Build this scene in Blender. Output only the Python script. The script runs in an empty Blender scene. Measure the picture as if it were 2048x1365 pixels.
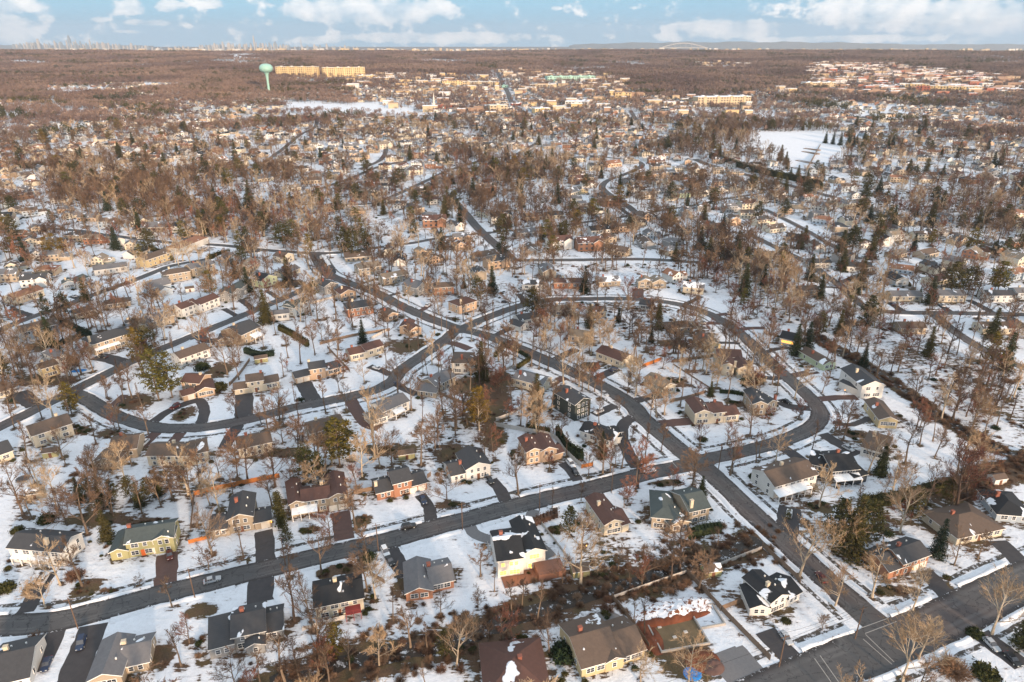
import time as _t
T0 = _t.time()
import bpy, bmesh, math, random
import numpy as np
from mathutils import Vector, Matrix
random.seed(7); RS = np.random.RandomState(7)
sc = bpy.context.scene
col = sc.collection
R = math.radians
# ------------------------------------------------------------------ camera
F, HC, HY = 1365.0, 140.0, 93.0            # focal length in photo pixels, camera height, row of the horizon
PITCH = math.atan((682.5-HY)/F)
cd = bpy.data.cameras.new('camera'); cam = bpy.data.objects.new('camera', cd); col.objects.link(cam)
cam.location = (0, 0, HC); cam.rotation_euler = (math.pi/2-PITCH, 0, 0)
cd.sensor_width = 36; cd.lens = 36*F/2048; cd.clip_start = 1; cd.clip_end = 80000
sc.camera = cam
sc.view_settings.view_transform = 'Standard'; sc.view_settings.look = 'None'
sc.view_settings.exposure = 1.05; sc.view_settings.gamma = 1
SUN_EL, SUN_AZ = R(11), R(152)             # azimuth clockwise from +Y (the view direction): behind the camera, to the right
sd = bpy.data.lights.new('sun', 'SUN'); sun = bpy.data.objects.new('sun', sd); col.objects.link(sun)
sd.energy = 3.3; sd.angle = R(5); sd.color = (1.0, .71, .47)
sv = Vector((math.sin(SUN_AZ)*math.cos(SUN_EL), math.cos(SUN_AZ)*math.cos(SUN_EL), math.sin(SUN_EL)))
sun.rotation_euler = sv.to_track_quat('Z', 'Y').to_euler()
CP, SP = math.cos(PITCH), math.sin(PITCH)
def ray(px, py):
    u = (px-1024)/F; v = (682.5-py)/F
    return Vector((u, CP+v*SP, -SP+v*CP))
TR_ = [0, 800, 1500, 2300, 3200, 4200, 5000, 5700, 7000, 12000, 16000, 21000]
TH_ = [0, 0, 16, 44, 66, 90, 103, 98, 45, 5, 45, 126]
def hgt(x, y):
    r = np.hypot(x, y); a = np.arctan2(x, y)
    s = np.clip((r-1500)/2500, 0, 1)*np.clip((9000-r)/3000, 0, 1)
    return np.interp(r, TR_, TH_) + s*(5*np.sin(a*7+r*.0011)+3*np.sin(a*17+1.3+r*.002)) + np.clip((r-700)/800, 0, 1)*np.clip((6000-r)/1000, 0, 1)*2.5*np.sin(a*23+r*.006)
def G(px, py, z=0.0):
    d = ray(px, py)
    if d.z >= -1e-4: d.z = -1e-4
    t = HC/-d.z; x, y = d.x*t, d.y*t
    if math.hypot(x, y) > 700:
        t = 600/math.hypot(d.x, d.y); st = 6/math.hypot(d.x, d.y)
        while t*d.y < 16000:
            if HC+d.z*t <= float(hgt(d.x*t, d.y*t)): break
            t += st
        x, y = d.x*t, d.y*t
    return Vector((x, y, float(hgt(x, y))+z))
def P(x, y, z=0):                       # back to photo pixels (numpy friendly)
    dz = z-HC; f = y*CP-dz*SP; v = y*SP+dz*CP
    return 1024+F*x/f, 682.5-F*v/f
# ------------------------------------------------------------------ node helpers
class NT:
    def __init__(s, tree): s.t = tree; s.t.nodes.clear()
    def n(s, typ, _in=None, **kw):
        x = s.t.nodes.new(typ)
        for k, v in kw.items(): setattr(x, k, v)
        for k, v in (_in or {}).items():
            if isinstance(v, bpy.types.NodeSocket): s.t.links.new(v, x.inputs[k])
            else: x.inputs[k].default_value = v
        return x
    def m(s, op, a, b=0.0, c=0.0, clamp=False):
        return s.n('ShaderNodeMath', {0: a, 1: b, 2: c}, operation=op, use_clamp=clamp).outputs[0]
    def mix(s, f, a, b, blend='MIX'):
        x = s.n('ShaderNodeMix', None, data_type='RGBA', blend_type=blend)
        for i, v in ((0, f), (6, a), (7, b)):
            if isinstance(v, bpy.types.NodeSocket): s.t.links.new(v, x.inputs[i])
            else: x.inputs[i].default_value = v if i == 0 else (*v[:3], 1)
        return x.outputs[2]
    def noise(s, vec, scale, detail=4, rough=.55, dist=0.0):
        return s.n('ShaderNodeTexNoise', {'Vector': vec, 'Scale': scale, 'Detail': detail, 'Roughness': rough, 'Distortion': dist}).outputs[0]
    def step(s, v, lo, hi):
        x = s.n('ShaderNodeMapRange', {0: v, 1: lo, 2: hi, 3: 0.0, 4: 1.0}, interpolation_type='SMOOTHSTEP'); return x.outputs[0]
# ------------------------------------------------------------------ sky
w = bpy.data.worlds.new('World'); sc.world = w; w.use_nodes = True
N = NT(w.node_tree)
sky = N.n('ShaderNodeTexSky', sky_type='NISHITA', sun_disc=False, sun_elevation=SUN_EL, sun_rotation=SUN_AZ, air_density=1.0, dust_density=0.6, ozone_density=2.0, altitude=100)
tc = N.n('ShaderNodeTexCoord').outputs['Generated']
sx = N.n('ShaderNodeSeparateXYZ', {0: tc}); X, Y, Z = sx.outputs
az = N.m('ARCTAN2', X, Y); el = N.m('ARCSINE', Z)
cv = N.n('ShaderNodeCombineXYZ', {0: N.m('MULTIPLY', az, 1.0), 1: N.m('MULTIPLY', el, 1.35), 2: 0.0}).outputs[0]
n1 = N.noise(cv, 26, 8, .58, .1); n2 = N.noise(cv, 95, 5, .6)
nn = N.m('ADD', N.m('MULTIPLY', N.m('SUBTRACT', n1, .5), 3.4), N.m('MULTIPLY', N.m('SUBTRACT', n2, .5), 1.2))
BL = [(10, 62, 75, 34), (0, 8, 95, 18), (262, 15, 40, 15), (338, 13, 42, 12), (418, 8, 42, 10), (199, 39, 24, 6), (297, 46, 52, 8), (262, 64, 40, 4), (740, 22, 215, 30), (900, 76, 260, 13), (640, 80, 60, 10),
      (1450, 58, 140, 22), (1340, 74, 40, 10), (1740, 28, 150, 34), (1960, 40, 190, 42), (1840, 60, 28, 13), (1112, 17, 14, 5), (-300, 20, 200, 30), (2400, 10, 200, 40), (1700, 78, 260, 8)]
tot = None
for cx, cy, rx, ry in BL:
    d = ray(cx, cy).normalized(); a0 = math.atan2(d.x, d.y); e0 = math.asin(d.z)
    dx = ray(cx+rx, cy).normalized(); ra = abs(math.atan2(dx.x, dx.y)-a0); re = ry/F*.86
    q = N.m('ADD', N.m('POWER', N.m('ABSOLUTE', N.m('DIVIDE', N.m('SUBTRACT', az, a0), ra)), 2.0), N.m('POWER', N.m('ABSOLUTE', N.m('DIVIDE', N.m('SUBTRACT', el, e0), re)), 2.0))
    q = N.m('SUBTRACT', 1.0, q)
    tot = q if tot is None else N.m('MAXIMUM', tot, q)
tot = N.m('MAXIMUM', tot, N.m('MULTIPLY', N.step(el, .07, .16), .75))
cm = N.m('MULTIPLY', N.step(N.m('ADD', N.m('MULTIPLY', tot, 1.0), nn), .10, .52), .94)
shade = N.step(N.m('ADD', N.m('MULTIPLY', N.m('SUBTRACT', n1, .5), 4.5), N.m('MULTIPLY', tot, .35)), -.6, 1.1)
ccol = N.mix(shade, (2.6, 3.9, 4.9), (7.0, 6.9, 6.8))
skc = N.mix(1.0, sky.outputs[0], (.92, 1.12, 1.28), 'MULTIPLY')
hz = N.step(el, .032, -.012)
skc = N.mix(N.m('MULTIPLY', N.step(el, .25, .0), .88), skc, (1.0, 2.9, 4.7))
skc = N.mix(N.m('MULTIPLY', hz, .42), skc, (3.2, 4.5, 5.2))
mixc = N.mix(cm, skc, ccol)
bg = N.n('ShaderNodeBackground', {0: mixc, 1: 0.092})
N.n('ShaderNodeOutputWorld', {0: bg.outputs[0]})
sc.cycles.max_bounces = 4; sc.cycles.diffuse_bounces = 2; sc.cycles.glossy_bounces = 1; sc.cycles.transparent_max_bounces = 4; sc.cycles.volume_bounces = 0
# ------------------------------------------------------------------ materials
def mat(name): 
    m = bpy.data.materials.new(name); m.use_nodes = True; return m, NT(m.node_tree)
def fin(N, colr, rough=.8, bump=None, bs=.3, bd=.05, spec=.3, **kw):
    i = {'Base Color': colr if isinstance(colr, bpy.types.NodeSocket) else (*colr, 1), 'Roughness': rough, 'Specular IOR Level': spec}
    if bump is not None: i['Normal'] = N.n('ShaderNodeBump', {'Strength': bs, 'Distance': bd, 'Height': bump}).outputs[0]
    i.update(kw)
    p = N.n('ShaderNodeBsdfPrincipled', i); N.n('ShaderNodeOutputMaterial', {0: p.outputs[0]})
def objc(N): return N.n('ShaderNodeTexCoord').outputs['Object']
def flat(name, c, rough=.7, ns=3.0, amt=.25, **kw):
    m, N = mat(name); o = objc(N); n = N.noise(o, ns, 4)
    fin(N, N.mix(n, [v*(1-amt) for v in c], [min(1, v*(1+amt)) for v in c]), rough, **kw); return m
M = {}
SNOW = (.78, .81, .87)
m, N = mat('snowy_ground'); o = objc(N)
at = N.n('ShaderNodeAttribute', attribute_name='bare').outputs['Fac']
nb = N.noise(o, .055, 5, .6, .4); nf = N.noise(o, .42, 6, .65, .5); nh = N.noise(o, 2.2, 3, .6)
st = N.n('ShaderNodeMapping', {0: o, 'Rotation': (0, 0, -.45), 'Scale': (.22, .85, 1)}).outputs[0]
ns = N.noise(st, .9, 5, .65, 1.0)
v = N.m('ADD', at, N.m('ADD', N.m('MULTIPLY', N.m('SUBTRACT', nb, .5), 1.0), N.m('ADD', N.m('MULTIPLY', N.m('SUBTRACT', nf, .5), 1.0), N.m('MULTIPLY', N.m('SUBTRACT', ns, .5), 1.1))))
bare = N.step(v, .50, .58)
lit = N.mix(nh, (.040, .026, .018), (.17, .105, .065)); gr = N.mix(nh, (.045, .034, .018), (.14, .098, .050))
bc = N.mix(N.step(N.noise(o, .09, 3), .46, .56), lit, gr)
sn = N.mix(N.noise(o, .6, 5, .6), [c*.82 for c in SNOW], [min(1, c*1.08) for c in SNOW])
sn = N.mix(N.m('MULTIPLY', N.step(N.noise(o, 1.5, 7, .78), .61, .66), .75), sn, (.19, .145, .11))
sn = N.mix(N.m('MULTIPLY', N.step(v, .30, .50), .35), sn, (.40, .38, .40))
fin(N, N.mix(bare, sn, bc), .9, N.m('SUBTRACT', N.m('ADD', N.m('MULTIPLY', nf, .8), N.m('MULTIPLY', nh, .25)), N.m('MULTIPLY', bare, .5)), .9, .6)
M['ground'] = m
m, N = mat('asphalt'); o = objc(N)
vo = N.n('ShaderNodeTexVoronoi', {'Vector': N.n('ShaderNodeMapping', {0: o, 'Location': (3, 5, 0)}).outputs[0], 'Scale': .30}, feature='DISTANCE_TO_EDGE').outputs[0]
vo = N.m('ADD', vo, N.m('MULTIPLY', N.m('SUBTRACT', N.noise(o, .9, 5), .5), .30))
crack = N.step(N.m('ABSOLUTE', vo), .02, .004)
base = N.mix(N.noise(o, .25, 6, .65), (.062, .062, .066), (.118, .115, .116)); base = N.mix(N.step(N.noise(o, .03, 3), .45, .62), base, (.098, .082, .080))
base = N.mix(N.m('MULTIPLY', N.step(N.noise(o, 1.4, 5, .7), .60, .68), .5), base, (.03, .03, .034))
ed = N.n('ShaderNodeAttribute', attribute_name='edge').outputs['Fac']
base = N.mix(N.m('MULTIPLY', N.m('MULTIPLY', N.step(N.m('ABSOLUTE', N.m('SUBTRACT', N.m('ABSOLUTE', N.m('SUBTRACT', ed, .48)), .13)), .13, .02), N.step(N.noise(o, .12, 4, .6), .35, .6)), .40), base, (.17, .165, .165))
base = N.mix(N.m('MULTIPLY', crack, .7), base, (.018, .018, .02))
base = N.mix(N.m('MULTIPLY', N.step(ed, .70, .92), .7), base, (.030, .026, .026))
base = N.mix(N.step(N.m('ADD', N.noise(o, .8, 7, .75), N.m('MULTIPLY', N.step(ed, .6, 1.0), .14)), .69, .72), base, (.55, .56, .60))
fin(N, base, .85); M['road'] = m
m, N = mat('driveway_asphalt'); o = objc(N)
fin(N, N.mix(N.noise(o, .5, 6, .7), (.028, .028, .033), (.085, .078, .08)), .8); M['drive'] = m
m, N = mat('driveway_pavers'); o = objc(N)
fin(N, N.mix(N.noise(o, .8, 6, .7), (.07, .04, .035), (.14, .085, .075)), .8); M['paver'] = m
m, N = mat('driveway_gravel'); o = objc(N)
fin(N, N.mix(N.noise(o, 1.5, 6, .7), (.12, .12, .13), (.23, .22, .22)), .9); M['gravel'] = m
m, N = mat('wet_sidewalk'); o = objc(N); n = N.noise(o, .7, 5, .7)
fin(N, N.mix(N.step(n, .50, .60), N.mix(N.noise(o, 3, 3), (.04, .036, .034), (.10, .09, .08)), (.62, .65, .72)), .9); M['walk'] = m
m, N = mat('ploughed_snow'); o = objc(N); n = N.noise(o, 1.6, 6, .7)
fin(N, N.mix(N.step(N.noise(o, .9, 6, .7), .60, .68), N.mix(n, [c*.86 for c in SNOW], SNOW), (.20, .16, .14)), .9, n, .8, .3); M['bank'] = m
m, N = mat('creek_water'); o = objc(N); n = N.noise(o, .5, 6, .75)
fin(N, N.mix(N.step(n, .56, .62), N.mix(N.noise(o, 2, 3), (.010, .009, .008), (.05, .035, .025)), (.5, .53, .58)), .5); M['creek'] = m
m, N = mat('roof_shingles'); o = objc(N); oi = N.n('ShaderNodeObjectInfo'); rv = N.n('ShaderNodeVectorMath', {0: o, 1: N.n('ShaderNodeCombineXYZ', {0: N.m('MULTIPLY', oi.outputs['Random'], 97.0)}).outputs[0]}, operation='ADD').outputs[0]
sa = N.n('ShaderNodeAttribute', attribute_name='snow', attribute_type='OBJECT').outputs['Fac']
n = N.noise(rv, .17, 3, .5, .3)
sm = N.step(N.m('ADD', n, N.m('MULTIPLY', sa, .75)), .68, .70)
wv = N.n('ShaderNodeTexWave', {'Vector': o, 'Scale': 2.6, 'Distortion': 1.5}, bands_direction='Z').outputs[1]
rc = N.mix(N.noise(rv, 1.1, 5, .6), N.mix(1.0, oi.outputs['Color'], (.72, .72, .74), 'MULTIPLY'), N.mix(1.0, oi.outputs['Color'], (1.3, 1.28, 1.25), 'MULTIPLY'))
rc = N.mix(N.m('MULTIPLY', wv, .10), rc, (0, 0, 0))
geo = N.n('ShaderNodeNewGeometry').outputs['Normal']; nz = N.n('ShaderNodeSeparateXYZ', {0: geo}).outputs[2]
sm = N.m('MULTIPLY', sm, N.step(nz, .3, .5))
fin(N, N.mix(sm, rc, SNOW), .75, sm, .6, .3); M['roof'] = m
m, N = mat('house_wall'); o = objc(N); oi = N.n('ShaderNodeObjectInfo')
wv = N.n('ShaderNodeTexWave', {'Vector': o, 'Scale': 2.2}, bands_direction='Z').outputs[1]
c = N.mix(N.noise(o, .8, 5, .6), N.mix(1.0, oi.outputs['Color'], (.82, .82, .82), 'MULTIPLY'), oi.outputs['Color'])
fin(N, N.mix(N.m('MULTIPLY', wv, .2), c, (0, 0, 0)), .75); M['wall'] = m
m, N = mat('brick_wall'); o = objc(N); oi = N.n('ShaderNodeObjectInfo')
fin(N, N.mix(N.noise(o, 5, 4, .7), (.20, .085, .05), (.42, .22, .14)), .85); M['brick'] = m
M['trim'] = flat('white_trim', (.72, .72, .70), .6); M['win'] = flat('window_frame_white', (.78, .78, .76), .6)
m, N = mat('window_glass'); o = objc(N); oi = N.n('ShaderNodeObjectInfo')
fin(N, N.mix(oi.outputs['Random'], (.015, .02, .03), (.09, .10, .12)), .12, spec=.6); M['glass'] = m
m, N = mat('lit_window'); fin(N, (.8, .4, .1), .4, **{'Emission Color': (1, .47, .09, 1), 'Emission Strength': .95}); M['lit'] = m
M['door'] = flat('door_wood', (.16, .07, .04)); M['doorred'] = flat('door_orange', (.55, .12, .03)); M['gar'] = flat('garage_door', (.66, .62, .56), amt=.08)
M['chim'] = flat('chimney_brick', (.27, .10, .07), ns=6); M['chimw'] = flat('chimney_render', (.55, .47, .36)); M['deck'] = flat('deck_boards', (.20, .10, .07)); M['deckred'] = flat('deck_red_stain', (.27, .045, .04))
M['conc'] = flat('concrete', (.35, .33, .31)); M['dirt'] = flat('red_dirt', (.15, .050, .026), .95, .6, .5, bs=.8); M['mud'] = flat('muddy_floor', (.15, .11, .065), .95, .5, .3); M['blue'] = flat('blue_tarp', (.02, .20, .55), .5)
M['fence'] = flat('weathered_fence', (.20, .14, .10), ns=1.5); M['fencew'] = flat('pale_fence', (.50, .47, .44), ns=1.0); M['fenceo'] = flat('new_cedar_fence', (.50, .17, .04), ns=1.0)
M['pole'] = flat('pole_wood', (.13, .085, .06)); M['metal'] = flat('dark_metal', (.05, .05, .055), .5); M['wire'] = flat('cable_black', (.03, .03, .03)); M['snow'] = flat('snow_cap', SNOW, .9, amt=.05)
def treemat(name, a, b, c2, rough=.85, tip=None):
    m, N = mat(name); oi = N.n('ShaderNodeObjectInfo'); r = oi.outputs['Random']
    c = N.mix(N.step(r, 0, .55), a, b); c = N.mix(N.step(r, .6, 1.0), c, c2)
    n = N.noise(objc(N), .45, 3); c = N.mix(N.step(n, .42, .62), c, N.mix(1.0, c, (.62, .62, .62), 'MULTIPLY'))
    fin(N, c, rough, spec=.1); return m
M['bark'] = treemat('grey_brown_bark', (.13, .095, .070), (.20, .15, .11), (.085, .06, .05))
M['twig'] = treemat('bare_twigs', (.150, .095, .066), (.23, .15, .10), (.095, .062, .048))
M['twigr'] = treemat('reddish_twigs', (.24, .10, .068), (.29, .135, .09), (.17, .075, .055))
M['barkw'] = treemat('pale_sycamore_bark', (.40, .33, .25), (.47, .40, .31), (.30, .24, .18))
M['twigw'] = treemat('tan_sycamore_twigs', (.40, .27, .16), (.46, .34, .22), (.30, .20, .13))
M['leafe'] = treemat('dark_evergreen_needles', (.028, .045, .022), (.045, .055, .022), (.022, .038, .026))
M['leafp'] = treemat('golden_pine_needles', (.14, .105, .020), (.105, .095, .025), (.17, .105, .02))
M['leafo'] = treemat('olive_needles', (.055, .058, .020), (.08, .07, .025), (.040, .045, .02))
M['scrub'] = treemat('brown_scrub', (.15, .085, .058), (.20, .12, .075), (.11, .065, .05))
m, N = mat('far_woodland'); oi = N.n('ShaderNodeObjectInfo'); lc = oi.outputs['Location']
c = N.mix(N.step(N.noise(lc, .0035, 6, .7), .42, .58), (.16, .115, .108), (.31, .225, .185)); c = N.mix(N.m('MULTIPLY', oi.outputs['Random'], .5), c, (.16, .10, .075)); c = N.mix(N.step(N.noise(objc(N), .12, 3), .4, .65), c, N.mix(1.0, c, (.6, .6, .62), 'MULTIPLY')); fin(N, c, .9, spec=.1); M['wood'] = m
# ------------------------------------------------------------------ mesh helper
class MB:
    def __init__(s): s.v = []; s.f = []; s.m = []
    def add(s, vs, fs, mi=0):
        b = len(s.v); s.v += [tuple(q) for q in vs]; s.f += [tuple(b+i for i in f) for f in fs]; s.m += [mi]*len(fs)
    def box(s, x0, y0, z0, x1, y1, z1, mi=0, mx=None):
        vs = [(x0, y0, z0), (x1, y0, z0), (x1, y1, z0), (x0, y1, z0), (x0, y0, z1), (x1, y0, z1), (x1, y1, z1), (x0, y1, z1)]
        if mx: vs = [mx @ Vector(q) for q in vs]
        s.add(vs, [(0, 3, 2, 1), (4, 5, 6, 7), (0, 1, 5, 4), (1, 2, 6, 5), (2, 3, 7, 6), (3, 0, 4, 7)], mi)
    def tube(s, a, b, r0, r1, n=5, mi=0, cap=False):
        a = Vector(a); b = Vector(b); d = b-a
        if d.length < 1e-6: return
        q = d.to_track_quat('Z', 'Y'); vs = []
        for p, r in ((a, r0), (b, r1)):
            for i in range(n):
                t = 2*math.pi*i/n; vs.append(p+q @ Vector((r*math.cos(t), r*math.sin(t), 0)))
        fs = [(i, (i+1) % n, n+(i+1) % n, n+i) for i in range(n)]
        if cap: fs += [tuple(range(n-1, -1, -1)), tuple(range(n, 2*n))]
        s.add(vs, fs, mi)
    def lathe(s, prof, n=12, mi=0, c=(0, 0)):
        b = len(s.v)
        for r, z in prof:
            for i in range(n):
                t = 2*math.pi*i/n; s.v.append((c[0]+r*math.cos(t), c[1]+r*math.sin(t), z))
        for k in range(len(prof)-1):
            for i in range(n):
                s.f.append((b+k*n+i, b+k*n+(i+1) % n, b+(k+1)*n+(i+1) % n, b+(k+1)*n+i)); s.m.append(mi)
    def mesh(s, name, mats):
        me = bpy.data.meshes.new(name); me.from_pydata(s.v, [], s.f); 
        for m in mats: me.materials.append(M[m] if isinstance(m, str) else m)
        if any(s.m): me.polygons.foreach_set('material_index', s.m)
        me.update(); return me
def link(name, me, parent=None, loc=(0, 0, 0), rz=0.0, scale=None):
    o = bpy.data.objects.new(name, me); col.objects.link(o); o.location = loc; o.rotation_euler = (0, 0, rz)
    if scale: o.scale = scale
    if parent: o.parent = parent
    return o
def tag(o, label=None, cat=None, group=None, kind=None):
    if label: o['label'] = label
    if cat: o['category'] = cat
    if group: o['group'] = group
    if kind: o['kind'] = kind
    return o
# ------------------------------------------------------------------ layout, read off the photograph and laid on the ground
def W2(pts): return np.array([G(*p)[:2] for p in pts])
def smooth(pts, step=3.0):
    p = W2(pts); out = []
    n = len(p)
    for i in range(n-1):
        a, b, c, d = p[max(i-1, 0)], p[i], p[i+1], p[min(i+2, n-1)]
        k = max(2, int(np.linalg.norm(c-b)/step))
        for j in range(k):
            t = j/k; out.append(.5*((2*b)+(c-a)*t+(2*a-5*b+4*c-d)*t*t+(-a+3*b-3*c+d)*t**3))
    out.append(p[-1]); return np.array(out)
ROADS = [  # name, pixel polyline, width, verge banks (left side, right side of travel), sidewalks
 ('lower', [(-140, 1262), (0, 1252), (100, 1245), (200, 1222), (300, 1195), (420, 1165), (520, 1141), (640, 1112), (774, 1082), (890, 1050), (1011, 1018), (1100, 996), (1178, 978), (1284, 950), (1340, 938), (1400, 925)], 8.2, 3),
 ('diag', [(628, 505), (638, 525), (655, 548), (687, 563), (749, 585), (800, 611), (851, 634), (913, 657), (964, 669), (1005, 684), (1067, 710), (1128, 737), (1190, 766), (1257, 805), (1284, 835), (1323, 869), (1363, 903), (1410, 937), (1442, 966), (1481, 1003), (1528, 1048), (1590, 1103), (1652, 1160), (1726, 1224), (1800, 1290)], 8.6, 3),
 ('corner', [(2250, 1085), (2048, 1163), (1923, 1224), (1792, 1282), (1686, 1325), (1600, 1362), (1480, 1420)], 12.5, 3),
 ('loop', [(1405, 928), (1416, 919), (1468, 908), (1540, 890), (1594, 871), (1630, 850), (1641, 827), (1626, 803), (1594, 772), (1554, 738), (1518, 703), (1477, 665), (1436, 638), (1395, 620), (1344, 607), (1282, 600), (1220, 598), (1169, 599), (1107, 600), (1067, 606), (1026, 617), (974, 636), (928, 656)], 7.6, 3),
 ('bend', [(913, 660), (882, 686), (841, 714), (800, 743), (787, 761), (747, 782), (668, 800), (589, 816), (510, 837), (450, 849), (396, 856), (316, 856), (250, 840), (211, 822), (171, 798), (140, 786)], 7.6, 3),
 ('westdiag', [(-70, 890), (0, 855), (79, 816), (158, 776), (237, 737), (267, 722), (349, 688), (400, 667), (461, 642), (523, 616), (564, 599), (605, 580), (650, 556)], 7.4, 1),
 ('west', [(-60, 688), (0, 661), (61, 636), (123, 616), (164, 599), (225, 577), (267, 562), (307, 546), (345, 532), (400, 522), (460, 510), (520, 503)], 7.0, 1),
 ('upper', [(60, 455), (96, 458), (164, 463), (205, 470), (273, 478), (342, 486), (437, 491), (520, 500), (615, 507), (680, 506), (731, 499), (817, 488), (885, 476), (960, 468), (1056, 459), (1158, 447), (1278, 430), (1329, 420), (1380, 413), (1450, 400), (1525, 388)], 7.0, 1),
 ('lane', [(919, 379), (905, 392), (912, 406), (933, 430), (953, 454), (974, 475), (1008, 505), (1024, 520)], 8.0, 0),
 ('flat', [(1020, 521), (1124, 521), (1261, 519), (1330, 521), (1400, 526)], 6.5, 0),
 ('ridge', [(600, 410), (680, 410), (748, 407), (800, 389), (858, 362), (902, 341), (970, 321), (1029, 311), (1073, 287)], 7.0, 1),
 ('sbend', [(1278, 432), (1254, 412), (1220, 391), (1204, 376), (1218, 362), (1254, 349), (1282, 335), (1280, 327), (1261, 321), (1227, 318), (1195, 314)], 7.5, 1),
 ('far', [(634, 236), (630, 256), (600, 272), (554, 308), (513, 336), (480, 348)], 7.0, 1),
 ('mid', [(820, 322), (760, 335), (700, 358), (652, 375), (600, 392), (545, 405), (520, 408)], 6.5, 0),
 ('fall', [(720, 340), (757, 325), (770, 310), (772, 295)], 6.5, 0),
 ('east', [(1390, 320), (1416, 331), (1519, 359), (1587, 376), (1673, 400), (1741, 420), (1792, 437), (1844, 451), (1895, 465), (1946, 482), (2010, 500), (2100, 530)], 9.0, 0),
 ('court', [(1500, 470), (1560, 500), (1622, 530), (1648, 551), (1680, 572), (1700, 592), (1725, 612), (1755, 622), (1800, 626), (1862, 627), (1950, 628), (2070, 631)], 6.6, 1),
 ('spur', [(1866, 629), (1882, 642), (1903, 660), (1932, 680), (1966, 700), (2010, 722), (2080, 750)], 6.6, 1),
 ('hook', [(1672, 566), (1692, 563), (1722, 551), (1745, 546)], 6.0, 0),
 ('highway', [(992, 140), (1000, 156), (1008, 172), (1016, 187), (1024, 206), (1042, 222), (1063, 234)], 12, 0),
 ('highway_east', [(1480, 150), (1560, 170), (1560, 180)], 9, 0),
 ('woodside', [(1530, 420), (1600, 455), (1660, 490), (1720, 520)], 5, 0),
 ('hill', [(1261, 222), (1272, 240), (1290, 262)], 8, 0),
]
ROADC = {n: smooth(p) for n, p, w_, s_ in ROADS}; ROADW = {n: w_ for n, p, w_, s_ in ROADS}
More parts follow.
